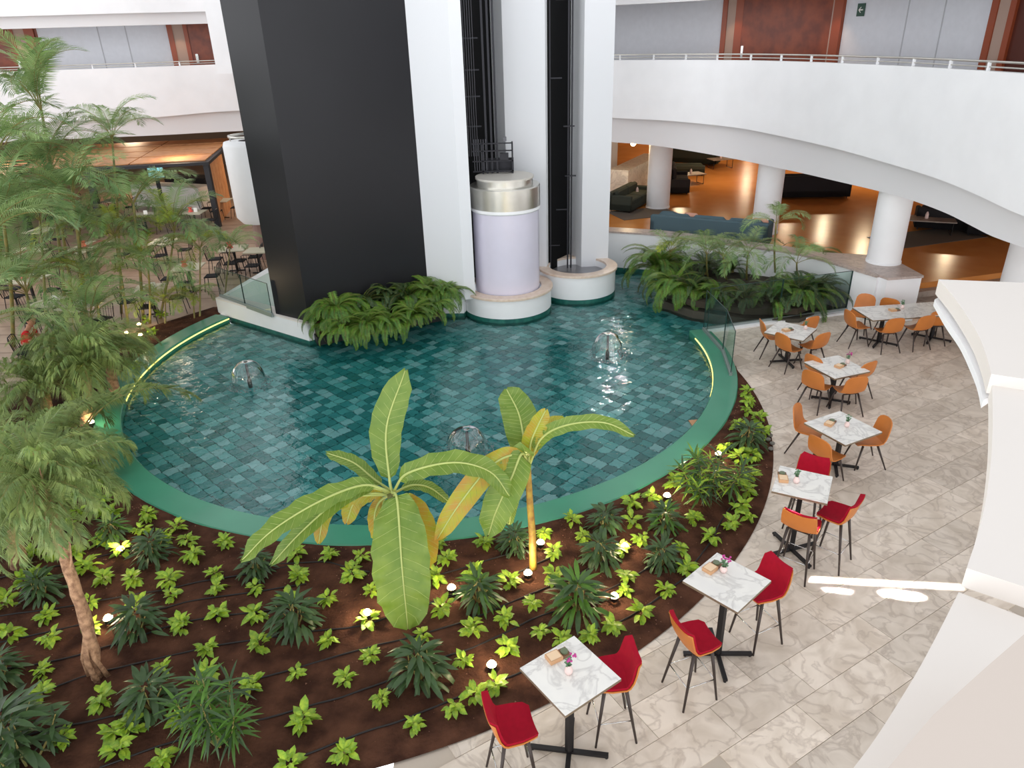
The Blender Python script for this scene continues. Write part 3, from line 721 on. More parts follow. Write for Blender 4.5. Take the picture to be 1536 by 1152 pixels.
b=MB();b.prism(poly([(1540,948),(1480,1000),(1400,1072),(1325,1160),(1260,1240),(1600,1240),(1700,1000)],zD),zC,zD);struct('trim_34',b,M('warm_beige_ledge',(214,202,192),.7),'warm beige parapet top at lower right',angle=30)
# ---------------------------------------------------------------- cafe chairs
def shell(w_scale=1,top=.86,seat=.45,front=.22,back=-.20,lean=.09,roundtop=True):
    prof=[(front,seat-.015),(front-.05,seat),(.05,seat-.005),(-.10,seat),(back+.02,seat+.03),(back-.02,seat+.10),(back-.045,seat+.20),(back-.065,seat+.30)]
    dz=top-(seat+.30);prof+=[(back-.065-(lean-.065)*.5,seat+.30+dz*.5),(back-.065-(lean-.065)*.8,seat+.30+dz*.82),(back-lean,top)]
    hw=[.17,.205,.225,.23,.23,.228,.225,.215,.185,.135,.05];hw=[h*w_scale for h in hw]
    return prof,hw
def shellmesh(prof,hw,i0,i1,th,m,name,seg=8,curl=.035,off=0):
    vs=[];fs=[]
    idx=list(range(i0,i1+1));n=len(idx)
    for side in(0,1):
        for i in idx:
            y,z=prof[i];p0=prof[max(i-1,0)];p1=prof[min(i+1,len(prof)-1)]
            ty,tz=p1[0]-p0[0],p1[1]-p0[1];l=math.hypot(ty,tz);ny,nz=tz/l,-ty/l   # outward-ish normal
            if nz>0 or ny>0: ny,nz=-ny,-nz
            for k in range(seg+1):
                s=-1+2*k/seg;x=hw[i]*s;c=curl*s*s*min(1,(hw[i]/.21)**2)
                d=(off+(th if side else 0))
                # concave: edges curve toward the sitter
                vs.append((x,y-ny*c+ny*d*1,z-nz*c+nz*d))
    m_=seg+1;o=n*m_
    for i in range(n-1):
        for k in range(seg):
            a=i*m_+k;fs.append((a,a+1,a+m_+1,a+m_));fs.append((o+a,o+a+m_,o+a+m_+1,o+a+1))
    rim_=[i*m_ for i in range(n)]+[(n-1)*m_+k for k in range(1,m_)]+[i*m_+seg for i in range(n-2,-1,-1)]+[k for k in range(seg-1,0,-1)]
    for j in range(len(rim_)):
        a,b=rim_[j],rim_[(j+1)%len(rim_)];fs.append((a,b,o+b,o+a))
    mb=MB();mb.add(vs,fs);return mb
def legs(parent,pts,m,r0,r1,nm='leg'):
    for a,c in pts:
        b=MB();b.tube([a,tuple((np.array(a)*.5+np.array(c)*.5)),c],[r0,(r0+r1)/2,r1],8);b.build(nm,m,parent,smooth=True)
def make_chair():
    t=thing('cafe_chair','x','chair')
    pr,hw=shell()
    shellmesh(pr,hw,0,4,.018,orange,'seat').build('seat',orange,t,angle=50)
    shellmesh(pr,hw,4,10,.018,orange,'b').build('backrest',orange,t,angle=50)
    legs(t,[((sx*.15,.12,.42),(sx*.22,.22,0)) for sx in(-1,1)]+[((sx*.15,-.12,.42),(sx*.23,-.29,0)) for sx in(-1,1)],legm,.019,.011)
    b=MB();b.tube([(-.15,.12,.425),(.15,.12,.425)],.014,6);b.tube([(-.15,-.12,.425),(.15,-.12,.425)],.014,6);b.tube([(0,.12,.425),(0,-.12,.425)],.014,6);b.build('seat_frame',legm,t)
    return t
def make_stool():
    t=thing('bar_stool','x','bar stool')
    pr,hw=shell(1.0,1.06,.76,.2,-.17,.085)
    shellmesh(pr,hw,0,4,.02,orange,'s').build('seat_shell',orange,t,angle=50)
    shellmesh(pr,[h*.97 for h in hw],0,4,.028,red,'s',off=-.03).build('seat_pad',red,t,angle=50)
    shellmesh(pr,hw,4,10,.018,orange,'b').build('backrest',orange,t,angle=50)
    shellmesh(pr,[h*.95 for h in hw],4,9,.026,red,'b',off=-.028).build('back_pad',red,t,angle=50)
    legs(t,[((sx*.14,.11,.73),(sx*.21,.20,0)) for sx in(-1,1)]+[((sx*.14,-.11,.73),(sx*.22,-.23,0)) for sx in(-1,1)],legm,.021,.012)
    b=MB();z=.30
    def lp(sx,sy):
        k=(.73-z)/.73;return (sx*(.14+.075*k),(.11+.09*k) if sy>0 else -(.11+.12*k),z)
    c=[lp(-1,1),lp(1,1),lp(1,-1),lp(-1,-1)]
    for i in range(4):b.tube([c[i],c[(i+1)%4]],.006,6)
    b.build('footrest',chrome,t,smooth=True)
    b=MB();b.tube([(-.14,.11,.735),(.14,.11,.735),(.14,-.11,.735),(-.14,-.11,.735),(-.14,.11,.735)],.013,6);b.build('seat_frame',legm,t)
    return t
def make_table(w,l,h,bar):
    t=thing('cafe_table','x','table')
    b=MB();b.box(-w/2,-l/2,h-.028,w/2,l/2,h);o=b.build('tabletop',tabm,t)
    b=MB();b.box(-w/2-.002,-l/2-.002,h-.034,w/2+.002,l/2+.002,h-.006);b.build('edge_band',M('table_edge',(120,104,84),.5) if 'table_edge' not in MATS else MATS['table_edge'],t)
    return t
def cross(t,h,r=.36,pole=.032,diag=True,cx=0):
    b=MB();b.box(cx-pole,-pole,.03,cx+pole,pole,h-.03);b.build('pedestal_pole',darkmetal,t)
    a=(PI/4 if diag else 0)
    for k in range(2):
        u=np.array([math.cos(a+k*PI/2),math.sin(a+k*PI/2)]);v=np.array([-u[1],u[0]])*.025;c=np.array([cx,0])
        b=MB();b.prism([xy(c-u*r-v),xy(c+u*r-v),xy(c+u*r+v),xy(c-u*r+v)],.025,.055)
        for s in(-1,1):b.tube([tuple(c+u*r*.95*s)+(0,),tuple(c+u*r*.95*s)+(.03,)],.018,6)
        b.build('foot_bar',darkmetal,t)
    b=MB();b.box(cx-.15,-.15,h-.05,cx+.15,.15,h-.034);b.build('top_plate',darkmetal,t)
TB=[((.471,5.0746),2.1854,1.135,.6875,'marble bar table nearest the viewer, with pink flower vase'),
((2.3234,6.3018),-3.9713,1.135,.6875,'marble bar table with magenta flowers, second from the viewer'),
((3.8595,8.1529),-3.6275,1.135,.6875,'marble bar table with stools on three sides, third from the viewer'),
((5.372,10.302),2.027,.75,.832,'low marble table with small green plant and three orange chairs'),
((6.2462,12.641),1.9115,.75,.832,'low marble table in the middle, four orange chairs pulled close'),
((6.0445,14.544),-3.8404,.75,.832,'low marble table nearest the glass fence')]
TABS=[]
for (c,a,h,s,lab) in TB:
    t=make_table(s,s,h,h>1);t.location=(c[0],c[1],0);t.rotation_euler[2]=a;t['label']=lab;cross(t,h,.40 if h>1 else .36);t['group']='bar tables' if h>1 else 'low cafe tables'
    if h>1:t.name='bar_table'
    TABS.append(t)
# long table = two joined feet
L0=at(1279.4,461,.75);L1=at(1308.5,480.4,.75);L2=at(1377.5,454.3,.75)
u=(L2-L0)[:2];u/=np.linalg.norm(u);wv=(L1-L0)[:2];wid=np.linalg.norm(wv);ll=2.35
cL=L0[:2]+u*ll/2+wv/2
t=make_table(ll,wid,.75,False);t.location=(cL[0],cL[1],0);t.rotation_euler[2]=math.atan2(u[1],u[0]);t['label']='long marble table with six chairs near the white block'
cross(t,.75,.42,cx=-.65);cross(t,.75,.42,cx=.65);TABS.append(t)
ch0=make_chair();st0=make_stool();KM=kidmap(None)
used={}
def place(proto,seatpx,backpx,zs,zb,lab,group):
    s=at(*seatpx,zs);bk=at(*backpx,zb);d=s-bk;a=math.atan2(d[1],d[0])-PI/2
    if proto.name not in used:
        used[proto.name]=1;proto.location=(s[0],s[1],0);proto.rotation_euler=(0,0,a);proto['label']=lab;proto['group']=group;return proto
    return copy_tree(proto,KM,(s[0],s[1],0),a,lab,group)
cg='orange shell chairs at the low tables'
for s,b_,l in [((1214,645),(1206,626),'at the low table with green plant, left rear'),
 ((1241,682),(1216,676),'at the low table with green plant, seat toward us, left front'),
 ((1300,660),(1318,643),'at the low table with green plant, right side'),
 ((1226,579),(1211,574),'at the middle low table, left front'),
 ((1271,585),(1291,583),'at the middle low table, right front'),
 ((1284,563),(1300,554),'at the middle low table, right rear'),
 ((1230,556),(1215,547),'at the middle low table, left rear, mostly hidden'),
 ((1158,505),(1148,492),'at the table nearest the glass fence, left side'),
 ((1184,523),(1168,514),'at the table nearest the glass fence, left front'),
 ((1218,519),(1236,512),'at the table nearest the glass fence, right front, edge-on'),
 ((1203,494),(1212,484),'at the table nearest the glass fence, behind it'),
 ((1286,489),(1268,478),'at the left end of the long table'),
 ((1291,470),(1294,457),'behind the long table, left of the two'),
 ((1337,467),(1339,455),'behind the long table, right of the two'),
 ((1330,496),(1345,490),'in front of the long table, left of the three'),
 ((1375,492),(1393,486),'in front of the long table, middle of the three'),
 ((1400,485),(1414,481),'in front of the long table, rightmost')]:
    place(ch0,s,b_,.45,.66,'tan orange shell chair '+l,cg)
sg='crimson bar stools at the bar tables'
for s,b_,l in [((768,1088),(740,1078),'left of the nearest bar table'),
 ((918,1012),(942,993),'right of the nearest bar table'),
 ((1044,958),(1018,951),'in front of the second bar table, orange back to the planting'),
 ((1143,882),(1158,862),'right of the second bar table'),
 ((1203,786),(1190,795),'with orange back toward us at third bar table'),
 ((1256,771),(1280,765),'right of the third bar table, facing left'),
 ((1213,723),(1217,707),'behind the third bar table, mostly hidden')]:
    place(st0,s,b_,.78,.93,'crimson upholstered bar stool '+l,sg)
# ---------------------------------------------------------------- table items
def menubox(px,z,rz,lab):
    p=at(*px,z);t=thing('menu_box',lab,'menu box',(p[0],p[1],z+.001),rz,'wooden menu boxes on the tables')
    b=MB();b.box(-.11,-.06,0,.03,.06,.045);b.build('box_body',goldw,t)
    b=MB();b.add([(-.10,-.05,.047),(.02,-.05,.047),(.02,.05,.047),(-.10,.05,.047)],[(0,1,2,3)]);b.build('card',M('card_cream',(236,206,170),.6) if 'card_cream' not in MATS else MATS['card_cream'],t)
    b=MB();b.box(.035,-.055,0,.125,.055,.03);b.build('tray',M('tray_brown',(120,84,60),.5) if 'tray_brown' not in MATS else MATS['tray_brown'],t)
    b=MB();b.lathe([(.001,.03),(.04,.032),(.038,.05),(.001,.05)],.08,0,14);b.build('dish',M('dish_green',(104,116,88),.4) if 'dish_green' not in MATS else MATS['dish_green'],t)
def vase(px,z,flower,lab,h=.09):
    p=at(*px,z);t=thing('flower_vase',lab,'vase',(p[0],p[1],z+.001),0,'small vases on the tables')
    b=MB();b.lathe([(.001,0),(.03,.0),(.042,.03),(.038,.06),(.02,h),(.024,h+.012)],0,0,16);b.build('vase_body',pinkv,t,smooth=True)
    b=MB()
    for i in range(26):
        a=random.random()*6.28;r=random.random()*.045;c=(r*math.cos(a),r*math.sin(a),h+.02+random.random()*.09)
        b.add([(c[0]-.014,c[1],c[2]),(c[0],c[1]-.012,c[2]+.006),(c[0]+.014,c[1],c[2]+.004),(c[0],c[1]+.012,c[2]+.012)],[(0,1,2,3)])
        b.tube([(0,0,h*.6),c],.002,3)
    b.build('foliage',M('vase_green',(96,132,96),.6) if 'vase_green' not in MATS else MATS['vase_green'],t)
    if flower:
        b=MB()
        for i in range(12):
            a=random.random()*6.28;r=.02+random.random()*.03;c=(r*math.cos(a)+.02,r*math.sin(a)+.01,h+.08+random.random()*.05);b.ball(c,.013,6,4)
        b.build('flowers',pinkf,t,smooth=True)
menubox((836,986),1.135,.5,'wooden menu box with dish on the nearest bar table');vase((853,1010),1.135,1,'pale vase with green plant and pink bloom, nearest bar table',.10)
menubox((1068,853),1.135,.7,'wooden menu box on the second bar table');vase((1085,858),1.135,1,'pink vase with magenta flowers on the second bar table',.07)
menubox((1174,718),1.135,1.35,'wooden menu box on the third bar table');vase((1194,724),1.135,0,'white vase with green sprig on the third bar table')
menubox((1245,636),.75,.8,'wooden menu box on low table with green plant');vase((1270,640),.75,0,'white vase with small green plant on a low table')
menubox((1260,550),.75,.6,'wooden menu box on the middle low table');vase((1271,545),.75,1,'vase with dried pink flowers on the middle low table')
menubox((1181,496),.75,.4,'wooden menu box on table nearest the glass fence');vase((1208,494),.75,0,'slim green vase on table nearest the glass fence')
menubox((1341,466),.75,.2,'wooden menu box on the long table');vase((1353,463),.75,0,'small vase on the long table')
# ---------------------------------------------------------------- lobby furniture (floor z .75)
ZL=.75
def sofa(px,rz,w,d,m,lab,h=.75,cush=3,seatz=.42,arms=(1,1),low=False):
    p=at(*px,ZL);t=thing('sofa',lab,'sofa',(p[0],p[1],ZL),rz,'lobby sofas')
    MB().bbox(-w/2,-d/2,.08,w/2,d/2,seatz-.1,.03).build('base',m,t)
    for i in range(cush):
        a=-w/2+.1+(w-.2)*i/cush;c=a+(w-.2)/cush-.02
        MB().bbox(a,-d/2+.0,seatz-.1,c,d/2-.2,seatz+.04,.04).build('seat_cushion',m,t)
        MB().bbox(a,d/2-.36,seatz+.04,c,d/2-.18,h+.05,.05).build('back_cushion',m,t)
    MB().bbox(-w/2,d/2-.18,.08,w/2,d/2,h,.03).build('backrest',m,t)
    for s,on in zip((-1,1),arms):
        if on:MB().bbox(s*w/2-(.14 if s>0 else 0),-d/2,.08,s*w/2+(0 if s>0 else .14),d/2,.6,.03).build('armrest',m,t)
    b=MB()
    for sx in(-1,1):
        for sy in(-1,1):b.tube([(sx*(w/2-.1),sy*(d/2-.1),0),(sx*(w/2-.1),sy*(d/2-.1),.09)],.02,6)
    b.build('feet',darkmetal,t);return t
def cushion(p,z,m,lab,rz=0):
    t=tag(MB().bbox(-.24,-.08,0,.24,.08,.40,.07).build('throw_cushion',m),lab,'cushion','cushions on the teal sofa');t.location=(p[0],p[1],z);t.rotation_euler=(.15,0,rz)
s1=at(1040,349,1.35)
ts=thing('sofa','long teal sofa with its back to the low lobby wall','sofa',(6.15,21.85,ZL),R_(-28),'lobby sofas')
MB().bbox(-1.75,-.42,.08,1.75,.42,.34,.03).build('base',tealf,ts)
for i in range(3):
    a=-1.6+1.07*i;MB().bbox(a,-.2,.34,a+1.05,.42,.46,.04).build('seat_cushion',tealf,ts)
    MB().bbox(a+.03,-.22,.46,a+1.0,-.02,.84,.07).build('back_cushion',tealf,ts)
MB().bbox(-1.75,-.42,.08,1.75,-.22,.80,.03).build('backrest',tealf,ts);MB().bbox(-1.75,-.42,.08,-1.6,.42,.64,.03).build('armrest',tealf,ts);MB().bbox(1.6,-.42,.08,1.75,.62,.74,.03).build('armrest',tealf,ts)
coralc=M('rose_cushion',(200,150,130),.9)
for dx,m_,l in ((-.62,coralc,'rose throw cushion at left on the teal sofa'),(1.42,coralc,'rose throw cushion at right end of the teal sofa'),(-1.35,tealf,'teal throw cushion at left end of the teal sofa')):
    cushion((6.15+dx*math.cos(R_(-28))+.05,21.85+dx*math.sin(R_(-28))+.06),ZL+.46,m_,l,R_(-28))
sofa((1216,295),R_(175),2.6,.95,darkf,'dark charcoal sofa with wide back right of the second column',.85,2)
sofa((1180,290),R_(200),.8,.8,darkf,'dark ottoman-like sofa end left of the charcoal sofa',.42,1,arms=(0,0))
sofa((1015,285),R_(80),2.0,.9,darkf,'dark sofa facing right just behind the left column',.95,2)
sofa((945,310),R_(60),2.2,.9,greenf,'dark green sofa at far left beside lift pier',.7,2)
sofa((1040,245),R_(150),2.4,.9,greenf,'dark green sofa at the rear with cushions',.8,2)
sofa((1075,232),R_(185),2.6,.9,darkf,'long dark sofa at the very back of the lobby',.8,3)
sofa((1030,262),R_(170),1.5,.7,greenf,'green daybed before rear sofas',.45,1,arms=(0,0))
sofa((1450,345),R_(155),3.0,.9,darkf,'long black sofa at right under the balcony',.7,3)
sofa((1490,352),R_(155),1.6,.9,darkf,'black sofa end at the far right under the balcony',.6,2)
def ctable(px,rz,lab,w=1.1,d=.7):
    p=at(*px,ZL);t=thing('coffee_table',lab,'coffee table',(p[0],p[1],ZL),rz,'lobby coffee tables')
    MB().box(-w/2,-d/2,.40,w/2,d/2,.43).build('tabletop',stepm,t)
    for s in(-1,1):
        b=MB();x=s*(w/2-.08);P=[(x,-d/2+.08,.4),(x,-d/2+.08,.01),(x,d/2-.08,.01),(x,d/2-.08,.4)];b.tube(P,.014,4);b.build('leg_frame',darkmetal,t)
    b=MB();b.lathe([(.001,0),(.05,0),(.05,.12),(.02,.2)],0,0,10);o=b.build('bottle',pinkv);o.location=(p[0],p[1],ZL+.431);tag(o,'small pale bottle standing on the '+lab,'bottle','bottles on lobby coffee tables')
ctable((955,306),.4,'low coffee table left of the left lobby column')
ctable((1035,276),.3,'low coffee table in front of rear green sofa')
ctable((1080,252),.2,'low coffee table farthest back in the lobby')
ctable((1385,348),-.4,'low coffee table right of the third column',1.6,.8)
for px,r,l in (((965,320),1.1,'small rug under the left lobby coffee table'),((1390,356),1.6,'grey rug under the right lobby coffee table')):
    p=at(*px,ZL);t=tag(MB().box(-r,-.7,0,r,.7,.012).build('lobby_rug',M('rug_'+str(int(r*10)),(92,82,72),.95)),l,'rug');t.location=(p[0],p[1],ZL+.001);t.rotation_euler[2]=.3
# reception counter strip at far left of the lobby
p=at(925,290,ZL);b=MB();b.box(-1.2,-.4,0,3.2,.4,1.0,0);o=b.build('reception_counter',tabm);o.location=(5.0,30.3,ZL);o.rotation_euler[2]=R_(62);tag(o,'marble counter at the far left of the lobby','counter')
b=MB();b.box(-.55,-.55,0,.55,.55,3.2);o=b.build('square_column',warmwhite);o.location=(4.3,33.0,ZL);tag(o,'square column behind the left round column in the lobby','column')
lamps=[(5.2,25.9),(9,26),(12,22),(13,28),(8,33),(17,20),(16,27),(6,38)]
HL=[(1018,325),(1078,378),(1118,285),(1232,352),(1290,385),(1180,330),(1420,380),(1000,290)]
for i,px_ in enumerate(HL):
    q=at(*px_,ZL);x,y=q[0]*1.514,q[1]*1.514
    lamp('assumed_lobby_lamp','AREA',(x,y,3.80),78,(1,.78,.50),.38,(0,0,0),shape='DISK')  # unseen ceiling lamps, assumed from highlights mirrored in the polished floor
p=aty(950,215,27.6);t=tag(MB().ball((0,0,0),.10,12,8).build('wall_bulb',bulb,smooth=True),'glowing warm bulb on column top at the far left of the lobby','lamp');t.location=p
lamp('bulb_light','POINT',(p[0],p[1]+.5,p[2]-.2),40,(1,.75,.45),.12)
# ================================================================ RESTAURANT (left, behind the palms)
pg=thing('pergola','orange wooden pergola roof and end wall in the restaurant behind palms','pergola',(0,0,0))
pa0=at(308,240,2.6);pb0=at(348,206,2.6);pl0=at(120,250,2.6)
def pxy(u,v):
    # u along front edge towards left, v depth
    a=np.array(pa0[:2])+(np.array(pl0[:2])-np.array(pa0[:2]))*u;return a+(np.array(pb0[:2])-np.array(pa0[:2]))*v
for i in range(4):
    for k in range(3):
        P=[pxy(k*.62+.006,i*.25+.01),pxy((k+1)*.62-.006,i*.25+.01),pxy((k+1)*.62-.006,(i+1)*.25-.02),pxy(k*.62+.006,(i+1)*.25-.02)]
        b=MB();b.prism([xy(p) for p in P],2.56,2.6);b.build('roof_panel',pergw,pg)
b=MB();P=[pxy(-.03,-.03),pxy(1.9,-.03),pxy(1.9,1.0),pxy(-.03,1.0)];b.prism([xy(p) for p in P],2.44,2.55);b.build('roof_frame',pergd,pg)
for (u_,v_) in ((0,0),(.95,0),(1.85,0),(0,.97)):
    q=pxy(u_,v_);b=MB();b.box(q[0]-.1,q[1]-.1,0,q[0]+.1,q[1]+.1,2.45);b.build('post',pergd,pg)
for i in range(5):
    q0=pxy(0,.06+.09*i);q1=pxy(0,.06+.09*i+.085);b=MB();b.prism([xy(q0),xy(q1),(q1[0]-.06,q1[1]),(q0[0]-.06,q0[1])],0,2.44);b.build('wall_board',pergw,pg)
pg2=thing('pergola','second orange wooden pergola roof at the far left edge behind palms','pergola',(0,0,0))
a=at(-60,285,2.6);c=at(18,262,2.6);d=at(70,232,2.6);e=at(-60,236,2.6)
for i in range(4):
    f=lambda P,Q,t:np.array(P[:2])*(1-t)+np.array(Q[:2])*t
    P=[f(a,e,i*.25+.01),f(c,d,i*.25+.01),f(c,d,(i+1)*.25-.02),f(a,e,(i+1)*.25-.02)];b=MB();b.prism([xy(p) for p in P],2.56,2.6);b.build('roof_panel',pergw,pg2)
b=MB();b.prism([xy(p) for p in (a,c,d,e)],2.44,2.55);b.build('roof_frame',pergd,pg2)
for q in (c,d,a):
    b=MB();b.box(q[0]-.1,q[1]-.1,0,q[0]+.1,q[1]+.1,2.45);b.build('post',pergd,pg2)
# white drum beside tower
q=aty(372,300,24.5);t=thing('white_drum_column','rounded white drum with steel ring behind the black tower','column',(q[0]+.35,24.5,0))
b=MB();b.lathe([(.62,1.25),(.78,1.45),(.80,3.7),(.76,3.82),(.3,3.84)],0,0,36);b.build('drum_body',white,t,smooth=True)
b=MB();b.lathe([(.55,3.95),(.60,3.95),(.60,4.02),(.55,4.02)],0,0,36,close=True);b.tube([(.57,0,3.8),(.57,0,4)],.02,6);b.tube([(-.57,0,3.8),(-.57,0,4)],.02,6);b.build('steel_ring',steel,t,smooth=True)
b=MB();b.lathe([(.35,0),(.35,1.3)],0,0,20);b.build('drum_base',M('drum_base',(150,120,110),.6),t)
q=at(388,352,0.0);b=MB().bbox(-.45,-.3,0,.45,.3,1.0,.05);o=b.build('service_cabinet',blackcl);o.location=(q[0]+.3,q[1]+1.0,0);tag(o,'black service cabinet beside the black tower','cabinet')
# buffet counters
for k,(px,w,lab,m) in enumerate([((255,275),4.0,'long beige buffet counter below the pergola',warmwhite),((285,262),2.5,'dark buffet counter with food trays under the pergola',darkf),((40,235),3.0,'brown counter at the far left of the restaurant',rtopr)]):
    q=at(*px,1.0);b=MB();b.bbox(-w/2,-.45,0,w/2,.45,.95,.03);o=b.build('buffet_counter',m);o.location=(q[0],q[1],0);o.rotation_euler[2]=R_(-22);tag(o,lab,'counter')
q=at(232,252,1.9);t=thing('lit_screen','small lit screen on dark stand under the pergola','screen',(q[0],q[1],0),.2)
MB().box(-.3,-.03,1.5,.3,.03,2.1).build('display',screen,t);MB().box(-.08,-.05,0,.08,.0,1.5).build('stand',pergd,t)
# tables and chairs
def rest_table(px,rz,l,w,lab,m,card,nap,slat=False):
    p=at(*px,.75);t=thing('restaurant_table',lab,'table',(p[0],p[1],0),rz,'restaurant tables behind palms')
    if slat:
        n=5
        for i in range(n):
            y=-l/2+l*i/n;MB().box(-w/2,y+.02,.72,w/2,y+l/n-.05,.75).build('top_slat',m,t)
        MB().box(-.1,-l/2,.70,.1,l/2,.765).build('table_runner',M('runner_brown',(120,66,52),.8) if 'runner_brown' not in MATS else MATS['runner_brown'],t)
    else:MB().box(-w/2,-l/2,.72,w/2,l/2,.75).build('tabletop',m,t)
    b=MB();b.box(-.03,-.03,.02,.03,.03,.72);b.box(-.25,-.03,0,.25,.03,.03);b.box(-.03,-.25,0,.03,.25,.03);b.build('pedestal',darkmetal,t)
    if card:
        b=MB();b.add([(-.07,-.02,0),(.07,-.02,0),(.07,.0,.16),(-.07,.0,.16),(-.07,.03,0),(.07,.03,0)],[(0,1,2,3),(3,2,5,4)]);o=b.build('table_card',paper);o.location=(p[0]+.1,p[1],.751);o.rotation_euler[2]=rz;tag(o,'folded white card standing on the '+lab,'card','table cards in the restaurant')
    if nap:
        b=MB();b.lathe([(.10,0),(.07,.06),(.05,.12),(.09,.17)],0,0,9);o=b.build('folded_napkin',coral);o.location=(p[0]-.12,p[1]+.05,.751);tag(o,'coral folded napkin on the '+lab,'napkin','coral napkins in the restaurant')
    return p
def make_rchair():
    t=thing('restaurant_chair','slim black chair at a restaurant table behind the palms','chair')
    MB().bbox(-.2,-.2,.42,.2,.2,.45,.02).build('seat',blackcl,t)
    b=MB();b.tube([(-.2,-.2,.44),(-.21,-.26,.8),(-.12,-.28,.84),(.12,-.28,.84),(.21,-.26,.8),(.2,-.2,.44)],.013,6)
    for i in range(4):b.tube([(-.12+.08*i,-.21,.45),(-.12+.08*i,-.28,.83)],.007,4)
    b.build('backrest',darkmetal,t)
    legs(t,[((sx*.17,sy*.17,.43),(sx*.21,sy*.22,0)) for sx in(-1,1) for sy in(-1,1)],darkmetal,.012,.010)
    return t
rc=make_rchair();KM2=kidmap(None);rcu=[0]
def rchair(x,y,a,lab):
    if not rcu[0]:
        rcu[0]=1;rc.location=(x,y,0);rc.rotation_euler[2]=a;rc['group']='black chairs in the restaurant';rc['label']=lab;return
    copy_tree(rc,KM2,(x,y,0),a,lab,'black chairs in the restaurant')
rtabs=[((118,458),-.3,.8,.8,'restaurant table with two white cards left of the canes',rtop,1,0,0),((78,452),-.3,.8,.8,'restaurant table beside the wooden deck strip',rtop,1,0,0),
((225,432),.2,.8,.8,'round-edged restaurant table nearest the green pool rim',rtop,1,0,0),((282,400),.1,.8,.8,'restaurant table with card and red napkin near the tower',rtop,1,1,0),
((350,372),.1,.8,.8,'restaurant table closest to the black tower',rtop,0,1,0),((385,375),.0,.7,.7,'small restaurant table half behind the black tower',rtop,0,0,0),
((290,318),0,.8,.8,'restaurant table with coral napkin below the pergola post',rtop,1,1,0),((215,322),.1,.9,.8,'restaurant table behind the green cane',rtop,1,0,0),
((130,370),-.15,1.6,.8,'slatted restaurant table with red runner in the middle',rtop,0,1,1),((15,385),-.2,2.2,1.0,'slatted restaurant table at the left edge',rtop,0,0,1),
((42,418),-.2,.9,.8,'restaurant table with coral napkin at left',rtop,0,1,0),((75,295),-.2,1.4,.9,'brown slatted bench table under the left pergola',rtopr,0,0,1),
((15,300),-.2,1.3,.9,'brown restaurant table at far left under pergola',rtopr,0,0,0),((105,312),-.1,1.2,.8,'pale slatted table behind the tall palm canes',rtop,0,0,1),
((170,300),0,.8,.8,'restaurant table in the aisle before buffet counter',rtop,0,0,0),((330,300),0,.8,.8,'restaurant table beside the orange board wall',rtop,0,0,0),
((60,345),-.2,.9,.8,'restaurant table behind broad palm leaf at left',rtop,0,0,0),((245,362),.1,.9,.8,'restaurant table amid yellow palm fronds',rtop,1,0,0)]
for a in rtabs:
    p=rest_table(a[0],a[1],a[2],a[3],a[4],a[5],a[6],a[7],a[8])
    k_=a[2]/2+.22;offs=[(-.62,0,-PI/2,'left of'),(.62,0,PI/2,'right of')] if a[2]<1.2 else [(-k_,-.25,-PI/2,'left of'),(k_,.25,PI/2,'right of'),(-.3,-.7,0,'front left of'),(.35,-.7,0,'front right of')]
    if a[2]<1.0:offs.append((0,-.62,0,'in front of'))
    for ox,oy,r,sd_ in offs:
        c_,s_=math.cos(a[1]),math.sin(a[1]);rchair(p[0]+ox*c_-oy*s_,p[1]+ox*s_+oy*c_,a[1]+r,'black chair %s %s'%(sd_,a[4]))
for x,y in ((-12,24),(-17,23),(-13,30),(-20,30),(-10,34),(-18,37)):
    lamp('added_restaurant_lamp','AREA',(x,y,3.3),90 if y>33 else 26,(1,.74,.5),.8,(0,0,0))  # unseen warm lamps added to light the restaurant
